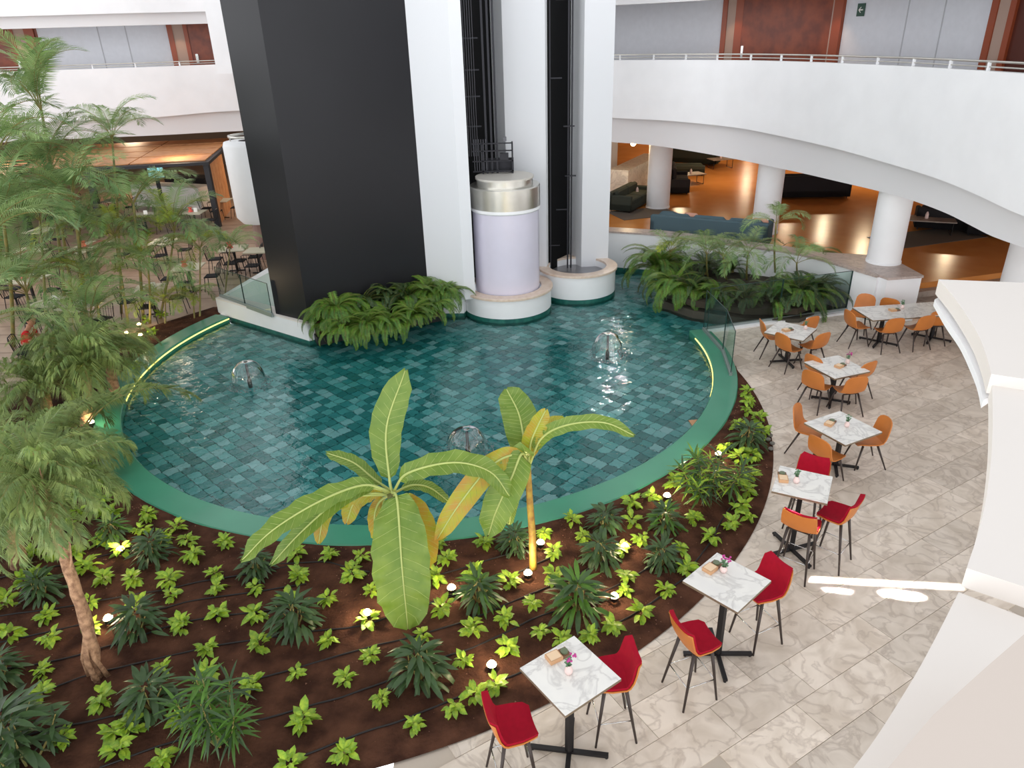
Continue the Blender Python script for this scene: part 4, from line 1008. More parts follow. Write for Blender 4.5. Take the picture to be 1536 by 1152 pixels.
# seated person in red
def person(px):
    p=at(*px,0);root=thing('person','seated person in red t-shirt and black shorts, leaning forward, hands together','person',(p[0],p[1],0),R_(-75))
    # local: faces +Y, seat z .45
    def skinbody(name,verts,edges,radii,m,parent):
        me=bpy.data.meshes.new(name);me.from_pydata(verts,edges,[]);o=put(name,me,parent)
        o.modifiers.new('skin','SKIN');sv=me.skin_vertices[0].data
        for i,r in enumerate(radii):sv[i].radius=(r,r)
        sv[0].use_root=True;s=o.modifiers.new('sub','SUBSURF');s.levels=2;s.render_levels=2
        me.materials.append(m);return o
    V=[(0,0,.52),(0,.06,.72),(0,.14,.93),(0,.17,1.01),(0,.2,1.07),(.09,.02,.5),(.11,.42,.52),(.11,.40,.12),(.11,.44,.06),(.11,.55,.04),(-.09,.02,.5),(-.12,.40,.52),(-.12,.33,.12),(-.12,.37,.06),(-.12,.48,.04),
       (.17,.13,.92),(.24,.20,.70),(.13,.38,.62),(.06,.45,.63),(-.17,.13,.92),(-.24,.20,.70),(-.11,.38,.62),(-.02,.45,.63)]
    Ed=[(0,1),(1,2),(2,3),(3,4),(0,5),(5,6),(6,7),(7,8),(8,9),(0,10),(10,11),(11,12),(12,13),(13,14),(2,15),(15,16),(16,17),(17,18),(2,19),(19,20),(20,21),(21,22)]
    Rd=[.13,.12,.12,.055,.05,.09,.06,.04,.045,.03,.09,.06,.04,.045,.03,.055,.042,.032,.03,.055,.042,.032,.03]
    body=skinbody('body',V,Ed,Rd,skin,root)
    b=MB();b.lathe([(.001,1.02),(.06,1.05),(.085,1.12),(.095,1.18),(.09,1.25),(.05,1.31),(.001,1.32)],0,.24,16);hd=b.build('head',skin,root,smooth=True)
    b=MB();b.ball((0,.335,1.16),.018,8,5);b.ball((.035,.322,1.19),.010,6,4);b.ball((-.035,.322,1.19),.010,6,4);b.box(-.03,.315,1.10,.03,.328,1.108);b.build('face',M('face_tone',(170,104,86),.6),root,smooth=True)
    b=MB();b.lathe([(.092,1.16),(.104,1.22),(.09,1.29),(.05,1.335),(.001,1.34)],0,.225,16);b.build('hair',hairm,root,smooth=True)
    skinbody('t_shirt',[(0,0,.54),(0,.06,.73),(0,.135,.92),(.17,.13,.92),(.23,.18,.76),(-.17,.13,.92),(-.23,.18,.76)],[(0,1),(1,2),(2,3),(3,4),(2,5),(5,6)],[.15,.145,.14,.075,.062,.075,.062],redcl,root)
    skinbody('shorts',[(0,0,.53),(.09,.03,.505),(.11,.30,.52),(-.09,.03,.505),(-.12,.29,.52)],[(0,1),(1,2),(0,3),(3,4)],[.15,.105,.085,.105,.085],blackcl,root)
    for s in(-1,1):
        for i in range(5):
            b=MB();x=(.045 if s>0 else -.005)+.0;b.tube([(x+.012*i-.02,.46,.64-.008*i),(x+.012*i-.02-.01*s,.51,.63-.012*i),(x+.012*i-.02-.02*s,.52,.60-.012*i)],.008,5);b.build('finger',skin,body)
    return root
pr_=person((52,552));
x,y=pr_.location[0],pr_.location[1];rchair(x,y,pr_.rotation_euler[2],'black chair under the person in red')
# ================================================================ PLANTS
def frond_mesh(name,L,droop,n,ll,w,m,vang=.5,tipdroop=.3,rw=.012,start=.18,up0=1.0,swp=.55,seed=0,taper=True):
    """arching pinnate frond; starts at origin heading +X and up, tip hangs. leaflets on both sides"""
    rnd=random.Random(seed);b=MB();pts=[];ang=up0
    x=z=0;N=16
    for i in range(N+1):
        pts.append((x,rnd.uniform(-.004,.004)*L*i*.3,z));a=ang-droop*(i/N)**1.3;x+=L/N*math.cos(a);z+=L/N*math.sin(a)
    b.tube(pts,[rw*(1-.8*i/N) for i in range(N+1)],4,0)
    P=np.array(pts)
    for i in range(n):
        t=start+(1-start)*(i+.5)/n;f=t*N;k=min(int(f),N-1);q=P[k]+(P[k+1]-P[k])*(f-k);tg=P[k+1]-P[k];tg/=np.linalg.norm(tg)
        nrm=np.cross(tg,[0,1.,0]);nrm=nrm if nrm[2]>0 else -nrm
        env=(math.sin(PI*min(1,(t-start)/(1-start)*.86+.12))**.6) if taper else 1
        for s in(-1,1):
            l=ll*env*rnd.uniform(.85,1.1);d=np.array([0,s*1.,0])*(1-swp*.4)+tg*(swp*(.5+t))+nrm*vang;d/=np.linalg.norm(d)
            m1=q+d*l*.45;d2=d+np.array([0,0,-tipdroop*2.2]);d2/=np.linalg.norm(d2);e=m1+d2*l*.55
            wv_=np.cross(d,nrm);wv_/=np.linalg.norm(wv_)+1e-9;wv_=wv_*w
            b.add([q-wv_*.35,q+wv_*.35,m1+wv_,m1-wv_,e],[(0,1,2,3),(3,2,4)],1)
    return b.mesh(name,[MATS['green_cane_stem'],m])
def orient(loc,rz,tilt=0,s=1,roll=0):
    return Matrix.Translation(loc)@Matrix.Rotation(rz,4,'Z')@Matrix.Rotation(-tilt,4,'Y')@Matrix.Rotation(roll,4,'X')@Matrix.Scale(s,4)
AF=[frond_mesh('areca_frond',2.1,1.4+.3*k,46,.58,.0115,leafP,.3,.25,.014,.2,1.15-.1*k,.6,k) for k in range(4)]
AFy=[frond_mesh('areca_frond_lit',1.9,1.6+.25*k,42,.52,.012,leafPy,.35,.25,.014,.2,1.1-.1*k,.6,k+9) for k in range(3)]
PF=[frond_mesh('date_frond',1.75,1.8+.35*k,74,.5,.0065,leafPh,.45,.55,.012,.12,1.25-.12*k,.8,k+20) for k in range(4)]
def palm(name,lab,base,top,n,fm,s=1.0,rt=(.05,.03),tilts=(.0,.5),az0=0,azr=2*PI,trunkm=None,group=None,lean=None,cat='palm'):
    t=thing(name,lab,cat,tuple(base),0,group);B_=np.array(base);T=np.array(top)-B_
    mid=T*.5+np.array([T[0]*.05,0,0])
    b=MB();b.tube(cat_rom([(0,0,0),tuple(mid),tuple(T)],6),list(np.linspace(rt[0],rt[1],13)),8);b.build('trunk',trunkm or stemG,t,smooth=True)
    for i in range(n):
        a=az0+azr*(i+random.uniform(-.25,.25))/n;ti=random.uniform(*tilts)
        put('frond',random.choice(fm),t,orient(T*(1-.02*random.random()),a,ti,s*random.uniform(.85,1.12),random.uniform(-.3,.3)))
    return t
def P3(px,py,Y):return aty(px,py,Y)
ap=[ # label, base pixel on ground, top (px,py,Y), n, scale, meshes
('tall areca palm reaching past the left balcony, crown near the top left corner',(112,470),(62,165,19.5),9,1.05,AF,(.0,.75)),
('second tall areca cane with crown over the pergola at upper left',(100,480),(75,262,19.0),9,1.1,AF,(-.1,.5)),
('slender areca palm with crown in front of the orange pergola roof',(182,470),(168,205,19.3),7,.85,AF,(-.3,.4)),
('areca palm with crown below the lit screen',(215,480),(200,305,18.5),9,1.0,AF,(-.4,.3)),
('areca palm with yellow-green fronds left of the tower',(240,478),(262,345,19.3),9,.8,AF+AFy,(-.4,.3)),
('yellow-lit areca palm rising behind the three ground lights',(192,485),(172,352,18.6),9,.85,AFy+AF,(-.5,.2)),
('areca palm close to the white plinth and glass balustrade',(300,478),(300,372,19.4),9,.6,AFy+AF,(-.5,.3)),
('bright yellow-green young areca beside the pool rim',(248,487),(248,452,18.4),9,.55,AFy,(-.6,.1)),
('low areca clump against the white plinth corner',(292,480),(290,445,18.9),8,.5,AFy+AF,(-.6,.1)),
('areca palm with broad fronds at left edge, mid height',(20,520),(5,330,16.5),10,1.1,AF,(-.3,.4)),
('areca palm over the slatted tables at left',(70,500),(60,330,18.5),9,.9,AF,(-.3,.3)),
('areca palm whose fronds hang over the red-shirted person',(-40,560),(-30,400,14.5),11,1.25,AF,(-.3,.35)),
('areca palm with lit fronds below left pergola',(118,478),(120,345,19.5),8,.8,AFy+AF,(-.4,.3)),
('dark areca palm at lower left edge behind the date palms',(-30,640),(-40,500,12.8),10,.95,AF,(-.3,.3))]
ap+=[('areca palm filling the gap above the person in red',(60,560),(40,440,16.5),12,1.0,AF,(-.3,.4)),
('areca palm with wide fronds under the tall areca crown',(130,500),(110,300,17.5),12,1.15,AF,(-.3,.4)),
('areca palm between the yellow-lit palm and the tall areca',(150,500),(140,420,17.2),11,.9,AFy+AF,(-.4,.3)),
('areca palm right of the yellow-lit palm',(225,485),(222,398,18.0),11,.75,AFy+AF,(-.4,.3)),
('low areca palm behind the tallest date palm mound',(150,540),(135,480,15.6),12,.9,AF,(-.4,.3)),
('areca palm with crown beside the white drum column',(335,470),(345,372,20.6),9,.55,AF,(-.4,.3)),
('areca palm at the left edge below the pergola roof',(-10,470),(-5,240,17.5),12,1.2,AF,(-.3,.5))]
for lab,bp,tp,n,s,fm,ti in ap:
    base=at(*bp,0);top=P3(*tp);palm('areca_palm',lab,base,top,n+2,fm,s*.95,(.045*max(.5,s),.03*s),ti,random.random()*6,group='areca palms')
# extra canes
# date palms
b0=at(146,1018,.03);t0=np.array([-5.25,6.75,2.6])
t0=P3(66,735,6.75)
tp=palm('leaning_date_palm','leaning date palm with split brown trunk and drooping feathery crown at left','x',(0,0,0),0,PF) if False else None
dp=thing('leaning_date_palm','leaning date palm with brown fibrous trunk and drooping feathery crown at left','palm',tuple(b0))
T=t0-b0
def roughtube(P,r,seed,m,nm,par):
    b=MB();b.tube(P,r,9)
    rnd=random.Random(seed)
    b.v=[(v[0]+rnd.uniform(-.012,.012),v[1]+rnd.uniform(-.012,.012),v[2]) for v in b.v]
    return b.build(nm,m,par,smooth=True)
roughtube(cat_rom([(0,0,0),tuple(T*.3+np.array([.05,0,0])),tuple(T*.65+np.array([.02,0,0])),tuple(T)],6),list(np.linspace(.075,.055,19)),3,bark,'trunk',dp)
for k,(dx,dy) in enumerate(((.12,.02),(-.10,.03),(.05,-.08))):
    roughtube([(dx,dy,0),(dx*.5+T[0]*.12,dy*.5,T[2]*.14),(T[0]*.26,T[1]*.26,T[2]*.26)],[.03,.03,.015],k,bark,'prop_root',dp)
for k in range(9):
    a=k*.7;h0=T*(.55+.05*k);b=MB();b.tube([tuple(h0),tuple(h0+np.array([.10*math.cos(a),.10*math.sin(a),.25])),tuple(h0+np.array([.16*math.cos(a),.16*math.sin(a),.5]))],[.02,.012,.005],5);b.build('old_leaf_base',bark,dp)
for i in range(54):
    a=i*2.399;ti=random.uniform(-.25,.45) if i<26 else random.uniform(-.9,-.3)
    put('frond',random.choice(PF),dp,orient(T+np.array([0,0,.0]),a,ti,random.uniform(.50,.70)))
dp2=[('bushy date palm whose long frond arches over the green pool rim',(92,735),(92,660,10.8),34,.78),
('bushy date palm left of the pool, tallest green mound',(130,640),(130,545,13.4),44,.92),
('bushy date palm beside the person in red',(75,640),(66,580,12.9),38,.8),
('bushy date palm below the yellow-lit canes',(175,600),(160,528,14.4),32,.68),
('low date palm at the left edge under the leaning palm',(5,760),(0,690,9.6),36,.8),
('date palm mound at lower left under leaning crown',(30,850),(12,765,8.0),30,.55)]
for lab,bp,tp_,n,s in dp2:
    base=at(*bp,.02);top=P3(*tp_);t=thing('date_palm',lab,'palm',tuple(base),0,'bushy date palms left of the pool');T=np.array(top)-np.array(base)
    b=MB();b.tube([(0,0,0),tuple(T*.5),tuple(T)],[.12,.10,.07],9);b.build('trunk',bark,t,smooth=True)
    for i in range(n):
        a=i*2.399;put('frond',random.choice(PF),t,orient(T*random.uniform(.7,1),a,random.uniform(-.6,.35),s*random.uniform(.7,1.15)))
# long arching frond over the rim
BF=frond_mesh('long_frond',2.6,2.0,80,.42,.010,leafPh,.25,.8,.02,.35,1.1,.9,77)
base=P3(104,655,10.8)
for nm_,az,s in (('long',R_(22),1.0),('long',R_(48),.85)):
    o=put('arching_frond',BF,None,orient(tuple(base-np.array([0,0,.3])),az,-.05,s));tag(o,'long date frond arching %s over the green rim'%('lower' if az<.5 else 'higher'),'palm frond')
rc_=random.Random(3);b=MB()
for i in range(5200):
    a=rc_.uniform(R_(155),R_(350));r=PR+.05+abs(rc_.gauss(0,2.2));
    if r>rmax(a)-.1:continue
    x=PC[0]+r*math.cos(a);y=PC[1]+r*math.sin(a);s_=rc_.uniform(.006,.02);z=soilz(x,y)-.006
    t_=rc_.random()*6.28;b.add([(x+s_*math.cos(t_),y+s_*math.sin(t_),z),(x+s_*math.cos(t_+2.1),y+s_*math.sin(t_+2.1),z),(x+s_*math.cos(t_+4.2),y+s_*math.sin(t_+4.2),z),(x,y,z+s_*.9)],[(0,1,3),(1,2,3),(2,0,3)])
tag(b.build('soil_crumbs',M('soil_crumbs_brown',(128,90,70),.95,objvar=0,var=.3,scale=30)),'small brown crumbs and grit scattered over the planting soil','soil',None,'stuff')
# ---- leaf based small plants
def leafmesh(name,L,w,m,fold=.25,curl=.3,n=3):
    b=MB();vs=[];fs=[]
    for i in range(n+1):
        t=i/n;x=L*t;z=-curl*L*t*t;ww=w*math.sin(PI*min(1,(t*.92+.06)))**.75*(1 if t<.5 else .9)
        if i==n:vs.append((x,0,z))
        else:vs+=[(x,-ww,z+fold*ww),(x,0,z),(x,ww,z+fold*ww)]
    for i in range(n-1):
        a=i*3;fs+=[(a,a+1,a+4,a+3),(a+1,a+2,a+5,a+4)]
    a=(n-1)*3;fs+=[(a,a+1,n*3),(a+1,a+2,n*3)]
    b.add(vs,fs);return b.mesh(name,m,True)
PL_=[leafmesh('pothos_leaf',.13,.042,leafY,.3,.35),leafmesh('pothos_leaf',.11,.04,leafY,.35,.6),leafmesh('pothos_leaf',.12,.036,leafY,.2,.2)]
SL=[leafmesh('shrub_leaf',.22,.028,leafD,.3,.35,4),leafmesh('shrub_leaf',.20,.032,leafD,.3,.6,4)]
SLm=[leafmesh('shrub_leaf_mid',.24,.026,leafM,.3,.3,4),leafmesh('shrub_leaf_mid',.2,.028,leafM,.3,.55,4)]
WL=[leafmesh('strap_leaf',.34,.024,leafM,.3,.45,5),leafmesh('strap_leaf',.38,.022,leafD,.3,.6,5)]
stemmesh=MB().tube([(0,0,-.03),(0,0,.10)],[.012,.006],5).mesh('stem',stemG)
def pothos(x,y,s,lab,grp,rnd):
    z=soilz(x,y);t=thing('lime_pothos',lab,'plant',(x,y,z-.01),rnd.random()*6.28,grp)
    put('stem',stemmesh,t)
    ex=rnd.uniform(.7,1.3)
    for i in range(rnd.randint(19,27)):
        a=i*2.399+rnd.uniform(-.3,.3);h0=rnd.uniform(.02,.14)*s;ti=rnd.uniform(-.1,1.0) if h0>.06 else rnd.uniform(-.2,.3)
        r=rnd.uniform(.0,.07)*s;put('leaf',rnd.choice(PL_),t,orient((r*math.cos(a)*ex,r*math.sin(a),h0+.02),a,ti,s*rnd.uniform(.75,1.25),rnd.uniform(-.4,.4)))
def shrub(x,y,s,lab,grp,rnd,meshes,n=64,hgt=.42,name='dark_leafy_shrub',cat='shrub'):
    z=soilz(x,y);t=thing(name,lab,cat,(x,y,z-.01),rnd.random()*6.28,grp)
    b=MB()
    ns=7
    for k in range(ns):
        a=k*6.28/ns;b.tube([(0,0,0),(.10*s*math.cos(a),.10*s*math.sin(a),hgt*s*.5),(.2*s*math.cos(a)*(k%3)/2,.2*s*math.sin(a)*(k%3)/2,hgt*s*.9)],[.012,.009,.005],4)
    b.build('stems',stemG,t)
    for i in range(n):
        a=i*2.399+rnd.uniform(-.2,.2);q=i/n;h0=hgt*s*(.15+.85*q);r=s*.26*math.sqrt(max(0,1-(q-.25)**2))*rnd.uniform(.25,.9)*(1.05-q*.6)
        put('leaf',rnd.choice(meshes),t,orient((r*math.cos(a),r*math.sin(a),h0),a+rnd.uniform(-.4,.4),-.3+.9*q+rnd.uniform(-.3,.3),s*rnd.uniform(.8,1.25),rnd.uniform(-.4,.4)))
Z=[]
def addz(ox,oy,sc_,L):
    for a,b_ in L:Z.append((ox+a/sc_,oy+b_/sc_))
addz(0,800,3.272,[(375,90),(430,165),(165,95),(190,205),(600,85),(500,30),(515,220),(655,230),(835,225),(955,110),(925,40),(1110,45),(1060,195),(1070,270),(855,300),(680,340),(445,335),(235,400),(255,515),(50,500),(460,460),(895,450),(1075,390),(1260,265),(1255,400),(1420,320),(1470,210),(1460,95),(1020,570),(1275,550),(215,670),(215,790),(800,665),(505,815),(1460,680),(1240,745),(900,915),(320,1010),(570,985),(600,1060),(645,950),(805,1110),(1490,920),(1430,1140),(1020,690),(60,990)])
addz(420,800,3.274,[(245,100),(400,115),(110,205),(355,200),(450,280),(235,320),(430,425),(240,525),(445,600),(320,715),(500,810),(320,1080),(660,935),(860,860),(960,800),(1060,750),(905,630),(1120,570),(700,500),(945,470),(800,370),(765,215),(820,120),(1005,45),(950,180),(1130,235),(1105,420),(1280,480),(1240,345),(1345,210),(1345,90),(780,50)])
addz(780,640,3.6,[(130,575),(285,500),(340,590),(500,1070),(660,1010),(790,880),(575,810),(565,880),(865,650),(650,605),(1025,600),(1135,530),(940,500),(605,510),(610,410),(710,365),(830,300),(1190,430),(1220,340),(1240,260),(1250,150),(1180,160),(1100,110),(900,770),(545,660),(780,435),(1230,480),(380,1130),(230,1140)])
addz(1000,560,5.76,[(690,155),(700,235),(690,320),(800,390),(615,440),(820,500)])
addz(0,500,3.657,[(500,740),(540,830),(560,910),(620,985),(815,1000),(780,1080),(975,1055),(430,975),(365,1060),(430,790),(1245,1140),(1040,1135),(900,1130),(100,1120),(470,700),(560,985),(380,900)])
addz(0,0,1,[(219,477),(230,496),(205,513),(243,470),(12,905),(75,830),(40,872),(205,545)])
U=[]
for q in Z:
    if all(math.hypot(q[0]-r[0],(q[1]-r[1])*1.2)>13 for r in U):U.append(q)
# landmarks for labels
LMK=[('leaning date palm trunk',(146,1015)),('tall whorled shrub at the bottom',(332,1075)),('tip of the hanging banana leaf',(612,940)),('foot of the slim banana plant',(800,852)),
('nearest bar table',(800,1020)),('second bar table',(1035,880)),('strappy bush by the rim',(1058,715)),('round dark shrub below the banana',(458,930)),('dark shrub left of the bar table',(630,1005)),
('glowing lamp beside leftmost dark shrub',(165,933)),('three small lamps under the canes',(208,500)),('orange-lit soil at left',(170,828)),('bed tip by the glass screen',(1125,590)),('long banana leaf tip on the rim',(380,835)),
('lamp by the earth mound',(921,899)),('bottom left corner shrub',(25,1115)),('dark shrub at the left edge above',(65,880)),('lamp nearest the pool, right half',(1000,747))]
rnd=random.Random(11)
def relabel(items,kind):
    out={};groups={}
    for i,(x,y) in enumerate(items):
        d=[(math.hypot(x-l[0],(y-l[1])*1.2),n,l) for n,l in LMK];_,n,l=min(d)
        dx,dy=x-l[0],(y-l[1])*1.2
        dr=('right of' if dx>0 else 'left of') if abs(dx)>abs(dy) else ('in front of' if dy>0 else 'behind')
        groups.setdefault((n,dr),[]).append((math.hypot(dx,dy),i))
    O=['nearest','second','third','fourth','fifth','sixth','seventh','eighth','ninth','tenth','eleventh','twelfth']
    for (n,dr),g in groups.items():
        g.sort()
        for k,(_,i) in enumerate(g):out[i]='%s, %s %s the %s'%(kind,O[min(k,11)],dr,n)
    return out
SH=[(66,886,.85),(232,828,.9),(211,935,1.0),(387,849,.8),(446,930,1.05),(229,1052,1.0),(22,1115,1.5),(4,1012,.9),(631,1005,1.1),(718,892,.95),(772,814,.8),(908,785,.85),(900,832,.9),(997,783,.85),(992,838,.8),(866,903,1.2),(1120,660,1.0),(172,798,.8),(995,770,.4)]
def nearsh(q):return any(math.hypot(q[0]-a,q[1]-b_)<17*s for a,b_,s in SH)
U=[q for q in U if not nearsh(q)]
lb=relabel(U,'small lime-green pothos clump')
for i,(x,y) in enumerate(U):
    p=at(x,y+6,.05);d=math.hypot(p[0],p[1]);pothos(p[0],p[1],rnd.uniform(.8,1.12)*(.92 if d<9 else 1.0),lb[i],'lime pothos plants set in rows in the soil',rnd)
ls=relabel([(a,b_) for a,b_,_ in SH],'dark green leafy shrub')
for i,(x,y,s) in enumerate(SH[:-1]):
    p=at(x,y+12*s,.05);shrub(p[0],p[1],s,ls[i],'dark leafy shrubs in the soil bed',rnd,SL if i not in(9,13,15,17) else SLm+SL,84)
# tall whorled shrub bottom
def whorl(px,h,nst,s,lab,nm,spread=.22,lv=26,ms=None):
    p=at(*px,.05);t=thing(nm,lab,'shrub',(p[0],p[1],.03),0)
    for k in range(nst):
        a=k*2.399;r=spread*math.sqrt(k/nst);hh=h*(1-.45*(k/nst));tip=(r*math.cos(a)*1.6,r*math.sin(a)*1.3,hh)
        b=MB();b.tube([(r*.3*math.cos(a),r*.3*math.sin(a),0),(tip[0]*.7,tip[1]*.7,hh*.5),tip],[.014,.011,.006],5);b.build('stem',stemG,t)
        for i in range(lv):
            f=i/lv;c=(tip[0]*(1-.35*(1-f)),tip[1]*(1-.35*(1-f)),hh*(.35+.65*f))
            put('leaf',rnd.choice(ms or WL),t,orient(c,i*2.399+k,-.25+1.15*f+rnd.uniform(-.2,.2),s*rnd.uniform(.7,1.1),rnd.uniform(-.3,.3)))
    return t
whorl((332,1115),.95,6,.8,'tall bushy shrub with whorled narrow leaves at the bottom','whorled_shrub',.24,40)
whorl((1060,742),.7,9,.85,'large strappy yellow-green bush against the green rim','strappy_bush',.42,36,[leafmesh('strap_leaf_lit',.34,.022,leafM,.3,.4,5),leafmesh('strap_leaf_lime',.3,.02,leafY,.3,.5,5),WL[1]])
whorl((40,1150),.6,5,.9,'dark broad bush cut off at the bottom left corner','corner_bush',.35,22,SL)
for px,lab in (((1155,655),'white pebble pile edge'),):
    for k,(dx,dy) in enumerate(((0,0),(-3,6),(3,12),(1,20))):
        p=at(px[0]+dx,px[1]+dy,.03);b=MB();b.ball((0,0,.03),.05,8,5,.6);o=b.build('pebble',pebble,smooth=True);o.location=(p[0],p[1],.03);tag(o,'small pale stone at the right tip of the soil bed, %s'%['farthest','second','third','nearest the viewer'][k],'stone','pale stones at the bed edge')
# ---- banana plants
def bez(P,n):
    return cat_rom(P,n)
def banana_leaf(parent,ctrl,wpx,m,org_,face=(0,-1,.55),wave=.05,pet=.12,seed=0,fold=.18):
    """ctrl: list of (px,py,Y) from petiole to tip; wpx: full width in pixels at widest"""
    rnd2=random.Random(seed);P=[np.array(P3(*c))-org_ for c in ctrl];C=bez(P,max(6,int(22/(len(P)-1))));n=len(C)
    depth=np.array(P3(*ctrl[len(ctrl)//2]));dd=(depth-CP)@Fw;hw=wpx/2*dd/FPX
    L=[0]
    for i in range(1,n):L.append(L[-1]+np.linalg.norm(C[i]-C[i-1]))
    L=np.array(L)/L[-1];vs=[];fs=[];K=8;f=np.array(face,float);f/=np.linalg.norm(f)
    for i in range(n):
        t=C[min(i+1,n-1)]-C[max(i-1,0)];t/=np.linalg.norm(t);s=np.cross(t,f);s/=np.linalg.norm(s)+1e-9;nn=np.cross(s,t)
        nn=nn if nn@f>0 else -nn
        u=max(0,(L[i]-pet)/(1-pet));w=hw*(max(0,math.sin(PI*min(1,u*.95+.02)))**.36 if u>0 else .02)*(1-.12*u)
        if i==n-1:w=hw*.10
        if i==n-2:w*=.72
        for k in range(K+1):
            q=-1+2*k/K;wob=wave*abs(q)**2*math.sin(L[i]*38+q*3+seed)*hw*2.2*(u>0)
            vs.append(C[i]+s*q*w+nn*(-fold*abs(q)**1.5*w*(-1)+wob)+t*abs(q)*.03)
    for i in range(n-1):
        for k in range(K):
            a=i*(K+1)+k;fs.append((a,a+1,a+K+2,a+K+1))
    b=MB();b.add(vs,fs);o=b.build('banana_leaf',m,parent,smooth=True)
    b=MB();b.tube([c+np.array(f)*.006 for c in C],[.016*(1-.75*x)+.003 for x in L],6);b.build('midrib',rib,o,smooth=True)
    # fine lateral veins as folded ridges
    b=MB()
    for i in range(3,n-2):
        for sgn in(0,K):
            a=np.array(vs[i*(K+1)+K//2]);e=np.array(vs[min(i+1,n-1)*(K+1)+sgn]);mi=np.array(vs[i*(K+1)+(K//4 if sgn==0 else 3*K//4)])*.5+np.array(vs[min(i+1,n-1)*(K+1)+(K//4 if sgn==0 else 3*K//4)])*.5
            b.tube([a+f*.004,mi+f*.005,e+f*.004],.0016,3,cap=False)
    b.build('leaf_veins',rib,o)
    return o
B1=at(597,868,.03);bt=P3(588,742,7.75)
bp=thing('broad_banana_plant','large banana plant with hanging broad leaf, left of the two bananas','banana plant',tuple(B1))
b=MB();T=np.array(bt)-B1;b.tube([(0,0,-.02),tuple(T*.5),tuple(T)],[.09,.075,.06],12);b.build('pseudostem',stemG,bp,smooth=True)
LB=[([(588,738,7.75),(584,715,7.8),(580,640,8.1),(608,556,8.3)],52,ban,(0,-1,.4)),
([(588,738,7.7),(596,752,7.45),(603,850,7.0),(612,943,6.75)],92,ban,(0,-.9,.5)),
([(590,738,7.75),(612,710,7.6),(680,694,7.5),(735,708,7.45),(764,744,7.4)],40,ban,(.1,-.7,.9)),
([(586,738,7.75),(545,728,7.6),(480,752,7.3),(410,795,7.0),(364,840,6.8)],40,ban,(-.2,-.7,.8)),
([(586,740,7.8),(552,732,7.7),(505,752,7.5),(450,800,7.3),(408,846,7.15)],30,ban,(-.2,-.9,.5)),
([(586,736,7.85),(560,718,7.95),(530,694,8.1),(491,680,8.2)],24,ban,(0,-.6,.9)),
([(586,742,7.8),(556,740,7.7),(532,752,7.65),(520,784,7.6)],30,banY,(0,-1,.3)),
([(586,742,7.8),(530,745,7.6),(490,765,7.5),(478,814,7.4)],28,banY,(0,-1,.3)),
([(590,740,7.85),(618,728,7.95),(645,732,8.0),(672,752,8.0)],20,ban,(0,-.7,.8)),
([(590,742,7.7),(618,756,7.6),(636,800,7.4),(640,852,7.25)],44,banY,(.1,-1,.3)),
([(588,742,7.8),(570,752,7.8),(562,775,7.7),(566,812,7.65)],22,banY,(0,-1,.2))]
for i,(c,w,m,f) in enumerate(LB):banana_leaf(bp,c,w,m,B1,f,seed=i,wave=.10)
B2=at(800,855,.03);bt2=P3(792,700,8.0)
bp2=thing('slim_banana_plant','slim banana plant with yellow lit stem, right of the two bananas','banana plant',tuple(B2))
b=MB();T=np.array(bt2)-B2;b.tube(cat_rom([(0,0,-.02),tuple(T*.35+np.array([.01,0,0])),tuple(T*.7),tuple(T)],5),list(np.linspace(.055,.038,16)),10);b.build('pseudostem',stemY,bp2,smooth=True)
LB2=[([(792,700,8.0),(786,660,8.1),(778,620,8.3),(760,584,8.5)],56,ban,(0,-1,.5)),
([(792,700,7.98),(796,665,7.95),(806,640,7.9),(818,616,7.9)],32,banY,(0,-1,.3)),
([(794,698,8.0),(812,658,7.9),(850,638,7.7),(905,634,7.5),(950,653,7.4)],26,ban,(.1,-.8,.8)),
([(792,698,7.95),(783,680,7.8),(768,715,7.6),(745,765,7.45),(733,802,7.4)],54,ban,(-.2,-1,.3)),
([(792,696,7.98),(772,682,7.8),(735,700,7.6),(690,755,7.4),(656,808,7.3)],40,banY,(-.2,-1,.3)),
([(792,698,8.05),(808,655,8.2),(828,634,8.3),(846,630,8.3)],22,banY,(0,-.8,.7)),
([(790,700,8.0),(775,735,8.0),(768,760,8.0),(764,786,8.0)],18,ban,(0,-1,.3))]
for i,(c,w,m,f) in enumerate(LB2):banana_leaf(bp2,c,w,m,B2,f,seed=i+20,wave=.09)
# ---- ferns
FF=[frond_mesh('fern_frond',1.0,2.3+.35*k,52,.115,.0085,leafF,.05,.08,.006,.05,1.15-.1*k,.12,k+40) for k in range(3)]
FFd=[frond_mesh('fern_frond_dark',.95,2.2+.3*k,50,.11,.0085,leafD,.1,.1,.006,.06,1.25-.1*k,.25,k+50) for k in range(2)]
tr=thing('fern_trough','dark stone trough carrying ferns along the foot of the black tower','planter',(0,0,0))
b=MB();b.prism([(-4.7,16.45),(-1.7,17.95),(-1.8,18.2),(-4.85,16.75)],-.05,.16);b.build('trough_body',darkmetal,tr)
b=MB();b.prism([(-4.75,16.62),(-1.75,18.1),(-1.8,18.3),(-4.85,16.85)],.16,.5);b.build('soil_fill',soil,tr)
def fern(x,y,z,n,s,lab,ms,grp):
    t=thing('fern',lab,'fern',(x,y,z),0,grp)
    b=MB();b.lathe([(.09,-.05),(.07,.08),(.001,.1)],0,0,8);b.build('crown',stemG,t)
    for i in range(n):put('frond',random.choice(ms),t,orient((0,0,.05),i*2.399,random.uniform(-.35,.45),s*random.uniform(.75,1.1)))
